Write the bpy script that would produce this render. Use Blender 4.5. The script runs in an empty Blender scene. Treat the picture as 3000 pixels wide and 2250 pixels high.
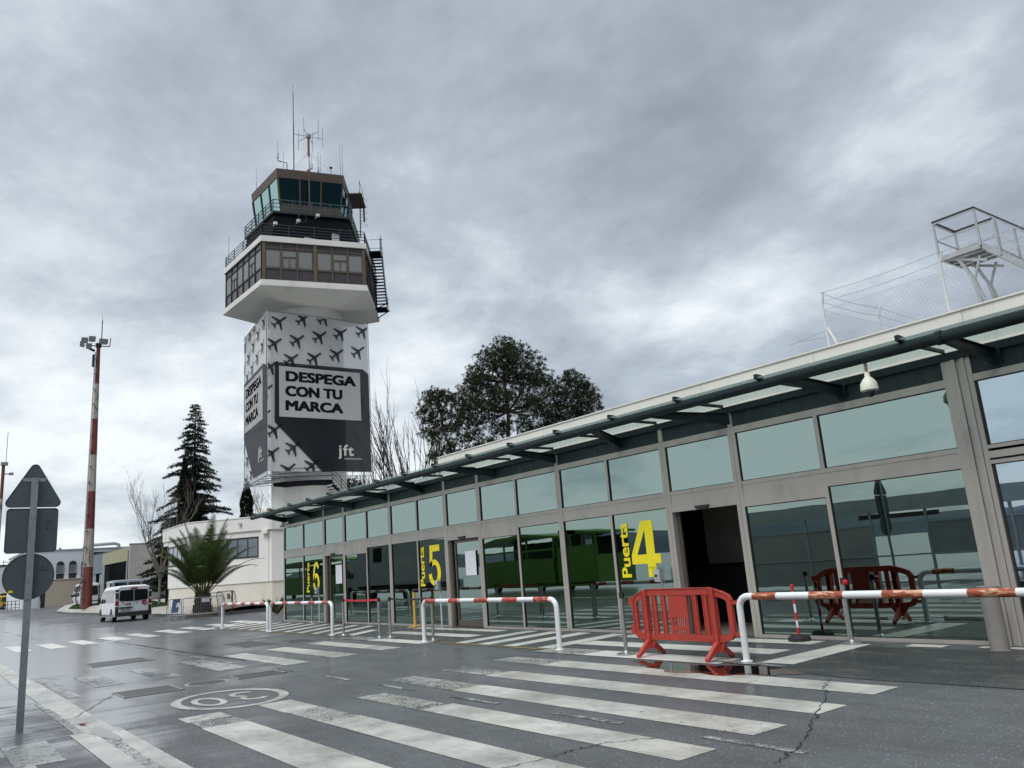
import bpy, bmesh, math, random
from mathutils import Vector, Matrix
R = math.radians
rnd = random.Random(7)
scene = bpy.context.scene
C = scene.collection

# ------------------------------------------------------------------ camera, sky, sun, exposure
CH = 1.6
yaw, pitch, roll = 0.65753, 0.22413, -0.07469
fw = Vector((-math.cos(yaw)*math.cos(pitch), math.sin(yaw)*math.cos(pitch), math.sin(pitch)))
rt = fw.cross(Vector((0, 0, 1))).normalized(); up = rt.cross(fw)
r2 = rt*math.cos(roll)+up*math.sin(roll); u2 = -rt*math.sin(roll)+up*math.cos(roll)
cam = bpy.data.cameras.new('camera'); cam_o = bpy.data.objects.new('camera', cam); C.objects.link(cam_o)
cam.sensor_width = 36; cam.lens = 2299.0/3000*36; cam.clip_start = 0.1; cam.clip_end = 6000
m = Matrix((r2, u2, -fw)).transposed().to_4x4(); m.translation = Vector((0, 0, CH)); cam_o.matrix_world = m
scene.camera = cam_o
scene.view_settings.view_transform = 'Standard'; scene.view_settings.look = 'None'
scene.view_settings.gamma = 1; scene.view_settings.exposure = 0.45
scene.cycles.max_bounces = 8; scene.cycles.transparent_max_bounces = 16; scene.cycles.caustics_reflective = False

SUN_EL, SUN_AZ = R(52), R(295)          # azimuth measured from +X towards +Y
w = bpy.data.worlds.new('World'); scene.world = w; w.use_nodes = True
nt = w.node_tree; N = nt.nodes; L = nt.links; N.clear()
def nd(tree, typ, **kw):
    n = tree.nodes.new(typ)
    for k, v in kw.items():
        if k.startswith('i_'):
            n.inputs[int(k[2:]) if k[2:].isdigit() else k[2:].replace('_', ' ')].default_value = v
        else: setattr(n, k, v)
    return n
def mathn(tree, op, a, b=None, clamp=False):
    n = tree.nodes.new('ShaderNodeMath'); n.operation = op; n.use_clamp = clamp
    for i, v in enumerate((a, b)):
        if v is None: continue
        if isinstance(v, (int, float)): n.inputs[i].default_value = v
        else: tree.links.new(v, n.inputs[i])
    return n.outputs[0]
def ramp(tree, fac, stops, interp='LINEAR'):
    n = tree.nodes.new('ShaderNodeValToRGB'); n.color_ramp.interpolation = interp
    e = n.color_ramp.elements
    while len(e) < len(stops): e.new(0.5)
    for i, (p, c) in enumerate(stops):
        e[i].position = p
        e[i].color = (c, c, c, 1) if isinstance(c, (int, float)) else (*c, 1)
    tree.links.new(fac, n.inputs[0]); return n.outputs[0]
def mixc(tree, fac, a, b, blend='MIX'):
    n = tree.nodes.new('ShaderNodeMix'); n.data_type = 'RGBA'; n.blend_type = blend
    for i, v in ((0, fac), (6, a), (7, b)):
        if isinstance(v, (int, float)): n.inputs[i].default_value = v
        elif isinstance(v, tuple): n.inputs[i].default_value = (*v, 1)
        else: tree.links.new(v, n.inputs[i])
    return n.outputs[2]
sky = nd(nt, 'ShaderNodeTexSky', sky_type='NISHITA', sun_disc=False, sun_elevation=SUN_EL, sun_rotation=math.pi/2-SUN_AZ)
tc = nd(nt, 'ShaderNodeTexCoord'); sep = nd(nt, 'ShaderNodeSeparateXYZ'); L.new(tc.outputs['Generated'], sep.inputs[0])
X_, Y_, Z_ = sep.outputs
zc = mathn(nt, 'MAXIMUM', Z_, 0.0)
den = mathn(nt, 'ADD', zc, 0.26)
cu = mathn(nt, 'DIVIDE', X_, den); cv = mathn(nt, 'DIVIDE', Y_, den)
cmb = nd(nt, 'ShaderNodeCombineXYZ'); L.new(cu, cmb.inputs[0]); L.new(cv, cmb.inputs[1])
def cloud(scale, detail, off, dist=0.3, rough=0.55, sx=1.0, rot=0.0):
    mp = nd(nt, 'ShaderNodeMapping'); L.new(cmb.outputs[0], mp.inputs[0])
    mp.inputs['Location'].default_value = off; mp.inputs['Scale'].default_value = (sx, 1, 1); mp.inputs['Rotation'].default_value = (0, 0, rot)
    n = nd(nt, 'ShaderNodeTexNoise', i_Scale=scale, i_Detail=detail, i_Roughness=rough, i_Distortion=dist); L.new(mp.outputs[0], n.inputs[0]); return n.outputs[0]
big = cloud(1.15, 3, (5.2, 0.9, 0.2), 0.25, 0.5)
mid = cloud(2.5, 7, (7.9, 2.9, 1.0), 0.15, 0.6, 0.9, 0.5)
fin = cloud(8.0, 6, (1.3, 9.2, 2.0), 0.2, 0.64, 0.9, 0.5)
s1 = mathn(nt, 'ADD', mathn(nt, 'MULTIPLY', big, 0.50), mathn(nt, 'MULTIPLY', mid, 0.43))
s1 = mathn(nt, 'ADD', s1, mathn(nt, 'MULTIPLY', fin, 0.12))
# brighter towards the far left horizon (west), greyer to the right
side = mathn(nt, 'MULTIPLY', mathn(nt, 'SUBTRACT', mathn(nt, 'MULTIPLY', X_, -0.94), mathn(nt, 'MULTIPLY', Y_, 0.50)), 0.17)
hz = mathn(nt, 'MULTIPLY', mathn(nt, 'POWER', mathn(nt, 'SUBTRACT', 1.0, zc, True), 5.0), 0.07)
s1 = mathn(nt, 'ADD', mathn(nt, 'ADD', s1, side), hz)
cc = ramp(nt, s1, [(0.40, (.23, .255, .30)), (0.48, (.295, .33, .38)), (0.55, (.375, .42, .475)), (0.60, (.48, .53, .575)), (0.71, (.72, .76, .785))])   # in tenths: ramps stop at one
ccs = nd(nt, 'ShaderNodeVectorMath', operation='SCALE'); L.new(cc, ccs.inputs[0]); ccs.inputs['Scale'].default_value = 10.0
top = mathn(nt, 'ADD', 1.0, mathn(nt, 'MULTIPLY', mathn(nt, 'MAXIMUM', mathn(nt, 'SUBTRACT', Z_, 0.64), 0.0), 8.0))
cc2 = nd(nt, 'ShaderNodeVectorMath', operation='SCALE'); L.new(ccs.outputs[0], cc2.inputs[0]); L.new(top, cc2.inputs['Scale'])
skyc = mixc(nt, 0.93, sky.outputs[0], cc2.outputs[0])
bg = nd(nt, 'ShaderNodeBackground'); L.new(skyc, bg.inputs[0]); bg.inputs[1].default_value = 0.1
wo = nd(nt, 'ShaderNodeOutputWorld'); L.new(bg.outputs[0], wo.inputs[0])

sl = bpy.data.lights.new('sun', 'SUN'); sl.energy = 1.4; sl.angle = R(25); sl.color = (1.0, 0.97, 0.93)
so = bpy.data.objects.new('sun', sl); C.objects.link(so)
sd = Vector((math.cos(SUN_EL)*math.cos(SUN_AZ), math.cos(SUN_EL)*math.sin(SUN_AZ), math.sin(SUN_EL)))
so.rotation_euler = sd.to_track_quat('Z', 'Y').to_euler(); so.location = sd*50

# ------------------------------------------------------------------ materials
MAT = {}
def base_mat(name):
    m = bpy.data.materials.new(name); m.use_nodes = True; t = m.node_tree
    p = t.nodes['Principled BSDF']; MAT[name] = m; return m, t, p
def pos(t, scale=(1, 1, 1), obj=False):
    g = t.nodes.new('ShaderNodeTexCoord'); mp = t.nodes.new('ShaderNodeMapping'); mp.inputs['Scale'].default_value = scale
    t.links.new(g.outputs['Object'], mp.inputs[0]); return mp.outputs[0]
def noise(t, vec, scale, detail=4, rough=0.55, dist=0.0):
    n = nd(t, 'ShaderNodeTexNoise', i_Scale=scale, i_Detail=detail, i_Roughness=rough, i_Distortion=dist); t.links.new(vec, n.inputs[0]); return n.outputs[0]
def pm(name, col, rough=0.5, metal=0.0, var=0.12, vs=3.0, stretch=(1, 1, 1), bump=0.0, bs=40.0, spec=None, dirt=None, dirt_t=(0.55, 0.75), rv=0.0):
    """painted / metal / plaster: colour with large soft variation, optional dirt stains and bump"""
    m, t, p = base_mat(name); v = pos(t, stretch)
    n = noise(t, v, vs, 6, 0.6)
    lo = tuple(c*(1-var) for c in col); hi = tuple(min(1, c*(1+var)) for c in col)
    c = ramp(t, n, [(0.3, lo), (0.7, hi)])
    if dirt:
        n2 = noise(t, v, vs*2.3, 8, 0.7, 0.4); f = ramp(t, n2, [(dirt_t[0], 0.0), (dirt_t[1], 1.0)]); c = mixc(t, f, c, dirt)
    t.links.new(c, p.inputs['Base Color']); p.inputs['Roughness'].default_value = rough; p.inputs['Metallic'].default_value = metal
    if rv: t.links.new(ramp(t, noise(t, v, vs*1.7, 4), [(0.3, max(0, rough-rv)), (0.7, min(1, rough+rv))]), p.inputs['Roughness'])
    if spec is not None: p.inputs['Specular IOR Level'].default_value = spec
    if bump:
        b = t.nodes.new('ShaderNodeBump'); b.inputs['Strength'].default_value = bump; b.inputs['Distance'].default_value = 0.01
        t.links.new(noise(t, v, bs, 4), b.inputs['Height']); t.links.new(b.outputs[0], p.inputs['Normal'])
    return m

def asphalt(name, base=(0.068, 0.070, 0.071), patch=False):
    m, t, p = base_mat(name); v = pos(t)
    fine = noise(t, v, 90, 2, 0.7)
    sp = nd(t, 'ShaderNodeTexVoronoi', i_Scale=42.0); t.links.new(v, sp.inputs[0])
    spk = ramp(t, sp.outputs['Distance'], [(0.10, 1.0), (0.34, 0.0)])
    selc = nd(t, 'ShaderNodeSeparateColor'); t.links.new(sp.outputs['Color'], selc.inputs[0])
    sel = ramp(t, selc.outputs[0], [(0.70, 0.0), (0.76, 1.0)])
    blotch = noise(t, v, 0.45, 6, 0.62)
    c = ramp(t, fine, [(0.3, tuple(b*0.72 for b in base)), (0.7, tuple(b*1.35 for b in base))])
    c = mixc(t, mathn(t, 'MULTIPLY', spk, sel), c, (0.36, 0.37, 0.36))
    c = mixc(t, 1.0, c, ramp(t, blotch, [(0.3, 0.62), (0.7, 1.0)]), 'MULTIPLY')
    c = mixc(t, 1.0, c, ramp(t, noise(t, pos(t, (0.5, 1.6, 1)), 1.3, 8, 0.66, 0.3), [(0.35, 0.72), (0.6, 1.0)]), 'MULTIPLY')
    c = mixc(t, 1.0, c, (1.5, 1.5, 1.5), 'MULTIPLY')
    if patch:
        dn = noise(t, pos(t, (0.8, 2.6, 1)), 1.6, 6, 0.6, 0.5)
        c = mixc(t, ramp(t, dn, [(0.52, 0.0), (0.68, 0.55)]), c, (0.14, 0.105, 0.07))
    t.links.new(c, p.inputs['Base Color'])
    # wetness: streaks running along the carriageway, wetter in the far left part
    g = t.nodes.new('ShaderNodeTexCoord'); se = t.nodes.new('ShaderNodeSeparateXYZ'); t.links.new(g.outputs['Object'], se.inputs[0])
    wet = noise(t, pos(t, (0.55, 0.16, 1)), 1.1, 6, 0.6, 0.4)
    wet2 = noise(t, pos(t, (0.25, 0.9, 1)), 0.8, 5, 0.6, 0.3)
    far = mathn(t, 'MULTIPLY', mathn(t, 'SUBTRACT', -7.0, se.outputs[0]), 0.05, True)
    nr = mathn(t, 'MULTIPLY', mathn(t, 'SUBTRACT', 9.0, se.outputs[1]), 0.2, True)
    k = mathn(t, 'MULTIPLY', far, nr)
    wet3 = noise(t, pos(t, (3.2, 0.35, 1)), 0.9, 5, 0.65, 0.3)
    ww = mathn(t, 'ADD', mathn(t, 'MULTIPLY', mathn(t, 'ADD', mathn(t, 'ADD', wet, wet2), mathn(t, 'MULTIPLY', wet3, 0.8)), 0.357), mathn(t, 'SUBTRACT', mathn(t, 'MULTIPLY', k, 0.26), 0.07))
    wf = ramp(t, ww, [(0.455, 0.0), (0.545, 1.0)])
    ro = ramp(t, wf, [(0.0, 0.62 if not patch else 0.42), (1.0, 0.30)])
    t.links.new(ro, p.inputs['Roughness']); p.inputs['Specular IOR Level'].default_value = 0.5
    t.links.new(ramp(t, wf, [(0.0, 0.12), (1.0, 1.0)]), p.inputs['Coat Weight']); p.inputs['Coat Roughness'].default_value = 0.20; p.inputs['Coat IOR'].default_value = 1.4
    b = t.nodes.new('ShaderNodeBump'); b.inputs['Distance'].default_value = 0.012
    t.links.new(ramp(t, wf, [(0.0, 0.55), (1.0, 0.16)]), b.inputs['Strength'])
    bh = mathn(t, 'ADD', fine, mathn(t, 'MULTIPLY', noise(t, v, 9, 3), 0.6))
    t.links.new(bh, b.inputs['Height']); t.links.new(b.outputs[0], p.inputs['Normal'])
    return m
def road_paint(name, col=(0.50, 0.50, 0.46), wear=0.62, cobble=False, dirty=0.35, under=(0.05, 0.055, 0.058)):
    m, t, p = base_mat(name); v = pos(t)
    n1 = noise(t, v, 7, 10, 0.72, 0.2); n2 = noise(t, v, 55, 3, 0.6)
    s = mathn(t, 'ADD', mathn(t, 'MULTIPLY', n1, 0.65), mathn(t, 'MULTIPLY', n2, 0.35))
    if cobble:
        vo = nd(t, 'ShaderNodeTexVoronoi', i_Scale=15.0, feature='DISTANCE_TO_EDGE'); t.links.new(pos(t, (1, 1.6, 1)), vo.inputs[0])
        s = mathn(t, 'ADD', s, mathn(t, 'MULTIPLY', ramp(t, vo.outputs['Distance'], [(0.0, 1.0), (0.16, 0.0)]), 0.16))
    tyre = noise(t, pos(t, (0.35, 1.0, 1)), 1.1, 4, 0.6)
    s = mathn(t, 'ADD', s, mathn(t, 'MULTIPLY', mathn(t, 'SUBTRACT', tyre, 0.5), 0.45))
    f = ramp(t, s, [(wear-0.035, 0.0), (wear+0.045, 1.0)])
    dn = noise(t, v, 1.3, 8, 0.68); dn2 = noise(t, pos(t, (3, 14, 1)), 1.4, 5, 0.7)
    c = ramp(t, dn, [(0.33, tuple(a*(1-dirty) for a in col)), (0.62, col)])
    c = mixc(t, 1.0, c, ramp(t, dn2, [(0.35, 0.84), (0.6, 1.0)]), 'MULTIPLY')
    c = mixc(t, ramp(t, noise(t, v, 0.9, 6, 0.6, 0.6), [(0.56, 0.0), (0.72, 0.35)]), c, (0.42, 0.32, 0.20))
    c = mixc(t, f, c, under)
    t.links.new(c, p.inputs['Base Color'])
    t.links.new(ramp(t, noise(t, pos(t, (0.5, 0.3, 1)), 1.1, 5), [(0.42, 0.5), (0.6, 0.22)]), p.inputs['Roughness'])
    b = t.nodes.new('ShaderNodeBump'); b.inputs['Strength'].default_value = 0.3; b.inputs['Distance'].default_value = 0.006
    t.links.new(n2, b.inputs['Height']); t.links.new(b.outputs[0], p.inputs['Normal'])
    return m
def glass_mirror(name, tint=(0.28, 0.36, 0.33), refl=0.86, thru=(0.16, 0.22, 0.19), rough=0.0, wav=0.012):
    m, t, p = base_mat(name); t.nodes.remove(p)
    g = t.nodes.new('ShaderNodeBsdfGlossy'); g.inputs['Color'].default_value = (*tint, 1); g.inputs['Roughness'].default_value = rough
    tr = t.nodes.new('ShaderNodeBsdfTransparent'); tr.inputs['Color'].default_value = (*thru, 1)
    mx = t.nodes.new('ShaderNodeMixShader'); mx.inputs[0].default_value = refl
    t.links.new(tr.outputs[0], mx.inputs[1]); t.links.new(g.outputs[0], mx.inputs[2])
    if wav:
        b = t.nodes.new('ShaderNodeBump'); b.inputs['Strength'].default_value = 0.10; b.inputs['Distance'].default_value = wav
        t.links.new(noise(t, pos(t), 0.8, 2), b.inputs['Height']); t.links.new(b.outputs[0], g.inputs['Normal'])
    t.links.new(mx.outputs[0], t.nodes['Material Output'].inputs[0]); return m
def clear_glass(name, tint, opac, rough=0.05, diff=None):
    m, t, p = base_mat(name); t.nodes.remove(p)
    g = t.nodes.new('ShaderNodeBsdfGlossy'); g.inputs['Color'].default_value = (0.8, 0.85, 0.85, 1); g.inputs['Roughness'].default_value = rough
    tr = t.nodes.new('ShaderNodeBsdfTransparent'); tr.inputs['Color'].default_value = (*tint, 1)
    mx = t.nodes.new('ShaderNodeMixShader'); mx.inputs[0].default_value = opac
    t.links.new(tr.outputs[0], mx.inputs[1]); t.links.new(g.outputs[0], mx.inputs[2]); out = mx.outputs[0]
    if diff:
        d = t.nodes.new('ShaderNodeBsdfDiffuse'); d.inputs[0].default_value = (*diff, 1)
        tl = t.nodes.new('ShaderNodeBsdfTranslucent'); tl.inputs[0].default_value = (*diff, 1)
        a = t.nodes.new('ShaderNodeMixShader'); t.links.new(d.outputs[0], a.inputs[1]); t.links.new(tl.outputs[0], a.inputs[2])
        m3 = t.nodes.new('ShaderNodeMixShader'); m3.inputs[0].default_value = 0.22
        t.links.new(out, m3.inputs[1]); t.links.new(a.outputs[0], m3.inputs[2]); out = m3.outputs[0]
    t.links.new(out, t.nodes['Material Output'].inputs[0]); return m
def cloth(name, col, see=0.14, stretch=(1, 1, 1)):
    m, t, p = base_mat(name); t.nodes.remove(p)
    v = pos(t, stretch); c = ramp(t, noise(t, v, 0.35, 5, 0.6), [(0.3, tuple(a*0.85 for a in col)), (0.7, col)])
    d = t.nodes.new('ShaderNodeBsdfDiffuse'); t.links.new(c, d.inputs[0])
    tl = t.nodes.new('ShaderNodeBsdfTranslucent'); t.links.new(c, tl.inputs[0])
    a = t.nodes.new('ShaderNodeMixShader'); a.inputs[0].default_value = 0.3; t.links.new(d.outputs[0], a.inputs[1]); t.links.new(tl.outputs[0], a.inputs[2])
    tr = t.nodes.new('ShaderNodeBsdfTransparent')
    b = t.nodes.new('ShaderNodeMixShader'); b.inputs[0].default_value = 1-see; t.links.new(tr.outputs[0], b.inputs[1]); t.links.new(a.outputs[0], b.inputs[2])
    t.links.new(b.outputs[0], t.nodes['Material Output'].inputs[0]); return m
def leaf(name, c1, c2, scale=3.0, trans=0.25):
    m, t, p = base_mat(name)
    c = ramp(t, noise(t, pos(t), scale, 3), [(0.35, c1), (0.65, c2)])
    t.links.new(c, p.inputs['Base Color']); p.inputs['Roughness'].default_value = 0.6
    p.inputs['Specular IOR Level'].default_value = 0.25
    tl = t.nodes.new('ShaderNodeBsdfTranslucent'); t.links.new(c, tl.inputs[0])
    mx = t.nodes.new('ShaderNodeMixShader'); mx.inputs[0].default_value = trans
    t.links.new(p.outputs[0], mx.inputs[1]); t.links.new(tl.outputs[0], mx.inputs[2]); t.links.new(mx.outputs[0], t.nodes['Material Output'].inputs[0])
    return m

asphalt('asphalt'); asphalt('asphalt_patch', (0.022, 0.026, 0.027), patch=True)
asphalt('asphalt_walk', (0.05, 0.054, 0.055))
road_paint('paint_white', (0.56, 0.55, 0.49), 0.615, dirty=.5); road_paint('paint_fresh', (0.68, 0.665, 0.60), 0.70, dirty=0.2)
road_paint('paint_worn', (0.46, 0.455, 0.41), 0.57, cobble=True); road_paint('paint_faint', (0.42, 0.42, 0.40), 0.50)
road_paint('paint_yellow', (0.42, 0.26, 0.06), 0.56)
pm('puddle', (0.012, 0.008, 0.007), 0.03, 0, 0.3)
pm('rust_water', (0.10, 0.03, 0.02), 0.08, 0, 0.4, 8)
pm('crack', (0.012, 0.012, 0.012), 0.8)
pm('iron_cover', (0.05, 0.05, 0.052), 0.4, 0.3, 0.4, 14, bump=0.8, bs=30)
pm('concrete', (0.27, 0.25, 0.22), 0.8, 0, 0.2, 2.0, bump=0.3, dirt=(0.15, 0.14, 0.12))
pm('kerb_stone', (0.13, 0.12, 0.11), 0.75, 0, 0.3, 1.5, bump=0.4, dirt=(0.1, 0.1, 0.09))
pm('pavement', (0.36, 0.34, 0.30), 0.5, 0, 0.15, 1.2, dirt=(0.2, 0.19, 0.17), rv=0.15)
pm('red_paving', (0.24, 0.10, 0.07), 0.5, 0, 0.2, 2)
pm('soil', (0.09, 0.07, 0.05), 0.9, 0, 0.3, 3, bump=0.8, bs=8)
pm('frame_metal', (0.40, 0.375, 0.34), 0.42, 0.15, 0.08, 1.5, (1, 1, 0.3), dirt=(0.29, 0.27, 0.245), dirt_t=(0.52, 0.8), rv=0.08)
pm('frame_dark', (0.12, 0.105, 0.09), 0.45, 0.3, 0.1)
pm('gasket', (0.015, 0.015, 0.014), 0.6)
pm('green_steel', (0.008, 0.019, 0.021), 0.45, 0.0, 0.25, 2.5, spec=0.3, rv=0.08)
pm('green_cladding', (0.010, 0.024, 0.025), 0.5, 0.1, 0.3, 2.0, (1, 1, 0.2), dirt=(0.045, 0.06, 0.055))
glass_mirror('facade_glass'); glass_mirror('upper_glass', (0.285, 0.37, 0.35), 0.93, (0.1, 0.14, 0.13)); glass_mirror('right_glass', (0.42, 0.51, 0.57), 0.9)
clear_glass('canopy_glass', (0.86, 0.93, 0.90), 0.10, 0.1, (0.62, 0.70, 0.67))
pm('parapet_white', (0.74, 0.71, 0.65), 0.7, 0, 0.06, 0.8, (1, 1, 0.3), dirt=(0.42, 0.40, 0.35), dirt_t=(0.6, 0.85))
pm('white_wall', (0.76, 0.75, 0.71), 0.8, 0, 0.07, 0.4, (1, 1, 0.35), bump=0.15, bs=20, dirt=(0.50, 0.48, 0.43), dirt_t=(0.58, 0.85))
pm('lower_wall', (0.68, 0.64, 0.57), 0.85, 0, 0.1, 0.6, (1, 1, 0.3), dirt=(0.36, 0.30, 0.22), dirt_t=(0.56, 0.8))
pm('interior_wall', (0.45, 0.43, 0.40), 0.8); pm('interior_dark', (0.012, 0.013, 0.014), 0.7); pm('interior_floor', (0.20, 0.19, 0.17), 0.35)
pm('sticker_yellow', (0.88, 0.74, 0.01), 0.55, 0, 0.03); pm('paper', (0.72, 0.74, 0.80), 0.8, 0, 0.02)
pm('tube_white', (0.74, 0.75, 0.76), 0.32, 0, 0.06, 3, dirt=(0.45, 0.36, 0.27), dirt_t=(0.68, 0.85))
pm('tube_red', (0.36, 0.035, 0.03), 0.4, 0, 0.2, 4, dirt=(0.62, 0.50, 0.36), dirt_t=(0.52, 0.62))
pm('tube_rust', (0.30, 0.055, 0.02), 0.5, 0, 0.35, 5, (0.7, 1, 3), dirt=(0.62, 0.42, 0.26), dirt_t=(0.50, 0.60))
pm('cream_worn', (0.66, 0.60, 0.52), 0.45, 0, 0.15, 4, (0.6, 1, 2), dirt=(0.48, 0.25, 0.12), dirt_t=(0.60, 0.75))
pm('red_plastic', (0.40, 0.045, 0.032), 0.42, 0, 0.12, 5, dirt=(0.42, 0.10, 0.07), dirt_t=(0.55, 0.75), bump=0.08, bs=60)
pm('steel', (0.50, 0.50, 0.49), 0.28, 0.95, 0.1, 6, rv=0.08); pm('galvanised', (0.30, 0.33, 0.345), 0.5, 0.55, 0.15, 7, dirt=(0.22, 0.24, 0.25), rv=0.1)
pm('aluminium', (0.40, 0.41, 0.42), 0.38, 0.7, 0.12, 5)
pm('sign_back', (0.085, 0.105, 0.112), 0.55, 0.2, 0.08, 2, dirt=(0.06, 0.072, 0.078), rv=0.06)
pm('sign_edge', (0.25, 0.27, 0.28), 0.5, 0.4); pm('sign_print', (0.03, 0.035, 0.04), 0.6); pm('red_edge', (0.35, 0.03, 0.02), 0.5)
pm('black_plastic', (0.018, 0.018, 0.02), 0.45); pm('rubber', (0.014, 0.014, 0.015), 0.75)
pm('grey_plastic', (0.50, 0.52, 0.54), 0.4); pm('camera_white', (0.72, 0.71, 0.60), 0.45, 0, 0.04)
clear_glass('clear_plastic', (0.85, 0.88, 0.90), 0.2, 0.05)
pm('yellow_post', (0.62, 0.40, 0.10), 0.5, 0, 0.1); pm('red_gloss', (0.55, 0.02, 0.04), 0.35); pm('lamp_red', (0.30, 0.008, 0.01), 0.2); pm('tape_red', (0.55, 0.02, 0.05), 0.6)
pm('bollard_grey', (0.27, 0.25, 0.23), 0.6, 0.1, 0.18, 4, (1, 1, 0.4), dirt=(0.16, 0.15, 0.14))
pm('tower_white', (0.70, 0.69, 0.645), 0.75, 0, 0.06, 0.3, (1, 1, 0.3), dirt=(0.45, 0.44, 0.40), dirt_t=(0.58, 0.85))
pm('tower_brown', (0.085, 0.062, 0.045), 0.55, 0.1, 0.15, 0.8); pm('tower_bronze', (0.13, 0.095, 0.055), 0.5, 0.2, 0.15)
pm('tower_dark', (0.004, 0.005, 0.008), 0.85, 0, 0.3, spec=0.1); pm('rail_dark', (0.02, 0.027, 0.034), 0.5, 0.2); pm('rail_teal', (0.03, 0.07, 0.08), 0.4)
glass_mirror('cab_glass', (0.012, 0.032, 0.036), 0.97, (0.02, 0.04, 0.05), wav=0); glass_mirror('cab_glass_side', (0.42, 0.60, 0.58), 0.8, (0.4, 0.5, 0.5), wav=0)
pm('office_glass', (0.115, 0.115, 0.11), 0.3, 0, 0.12, 0.5); pm('office_panel', (0.055, 0.047, 0.050), 0.35, 0, 0.15)
pm('office_blind', (0.20, 0.205, 0.195), 0.5, 0, 0.08, 0.6)
cloth('banner_white', (0.76, 0.77, 0.77), 0.15, (1, 1, 0.3)); cloth('banner_dark', (0.020, 0.022, 0.030), 0.14); cloth('banner_grey', (0.10, 0.105, 0.12), 0.18)
pm('mast_red', (0.17, 0.042, 0.032), 0.6, 0, 0.2, 0.8); pm('mast_white', (0.42, 0.385, 0.32), 0.65, 0, 0.12, 0.8, (1, 1, 0.3), dirt=(0.13, 0.11, 0.09), dirt_t=(0.54, 0.60))
pm('bark', (0.055, 0.04, 0.03), 0.9, 0, 0.4, 3, bump=0.8, bs=10); pm('bark_grey', (0.16, 0.14, 0.12), 0.9, 0, 0.3, 3, bump=0.6, bs=10); pm('twig', (0.11, 0.09, 0.075), 0.85, 0, 0.2)
leaf('pine_leaf', (0.018, 0.026, 0.012), (0.052, 0.064, 0.026), 0.9); leaf('cedar_leaf', (0.010, 0.017, 0.013), (0.030, 0.043, 0.030), 1.2, 0.12)
leaf('cypress_leaf', (0.006, 0.009, 0.005), (0.022, 0.026, 0.012), 1.5, 0.1); leaf('palm_leaf', (0.022, 0.04, 0.012), (0.075, 0.11, 0.03), 2.5, 0.3); leaf('palm_stem', (0.10, 0.13, 0.04), (0.17, 0.17, 0.07), 2.5, 0.1)
leaf('grass_leaf', (0.035, 0.07, 0.018), (0.07, 0.12, 0.03), 2.0); leaf('shrub_leaf', (0.05, 0.05, 0.03), (0.12, 0.10, 0.06), 4.0)
pm('van_white', (0.66, 0.68, 0.69), 0.28, 0, 0.03, 1.0, spec=0.6); pm('van_silver', (0.36, 0.40, 0.42), 0.28, 0.4, 0.04); pm('van_yellow', (0.62, 0.42, 0.03), 0.3); pm('car_blue', (0.03, 0.05, 0.09), 0.25)
pm('van_glass', (0.012, 0.014, 0.016), 0.05, 0, 0.1, spec=0.8); pm('van_trim', (0.02, 0.021, 0.023), 0.6); pm('plate', (0.45, 0.47, 0.50), 0.4); pm('plate_ink', (0.03, 0.03, 0.035), 0.5); pm('seam', (0.16, 0.17, 0.18), 0.6)
pm('logo_red', (0.55, 0.02, 0.08), 0.4); pm('logo_violet', (0.08, 0.03, 0.16), 0.4); pm('lamp_clear', (0.55, 0.45, 0.45), 0.2); pm('hub_grey', (0.25, 0.26, 0.27), 0.4, 0.5)
pm('beige_wall', (0.48, 0.42, 0.33), 0.85, 0, 0.06, 0.4, bump=0.1); pm('cool_white', (0.70, 0.71, 0.75), 0.8, 0, 0.04, 0.3)
pm('hangar_cream', (0.62, 0.60, 0.40), 0.7, 0, 0.04); pm('hangar_blue', (0.33, 0.38, 0.42), 0.6, 0, 0.06, 1.0, (6, 6, 0.2)); pm('concrete_wall', (0.46, 0.45, 0.41), 0.85, 0, 0.14, 0.35, (1, 1, 2.5), dirt=(0.25, 0.25, 0.22))
pm('window_dark', (0.03, 0.035, 0.04), 0.12, 0, 0.3, 1.0); pm('window_blue', (0.16, 0.19, 0.22), 0.12, 0, 0.25, 0.6, spec=0.8); pm('blind_grey', (0.16, 0.18, 0.19), 0.4)
pm('brick_kiosk', (0.22, 0.10, 0.07), 0.8); pm('blue_board', (0.03, 0.08, 0.20), 0.5); pm('wood_lath', (0.45, 0.25, 0.07), 0.7)
pm('ramp_green', (0.085, 0.20, 0.022), 0.45, 0, 0.15, 1.0); pm('ramp_dark', (0.03, 0.10, 0.02), 0.5); pm('truck_grey', (0.36, 0.37, 0.36), 0.5); pm('walk_white', (0.48, 0.52, 0.50), 0.6)
leaf('hill', (0.035, 0.055, 0.075), (0.05, 0.075, 0.095), 0.004, 0.0); pm('apron', (0.12, 0.12, 0.12), 0.5, 0, 0.2, 0.05)

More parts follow.
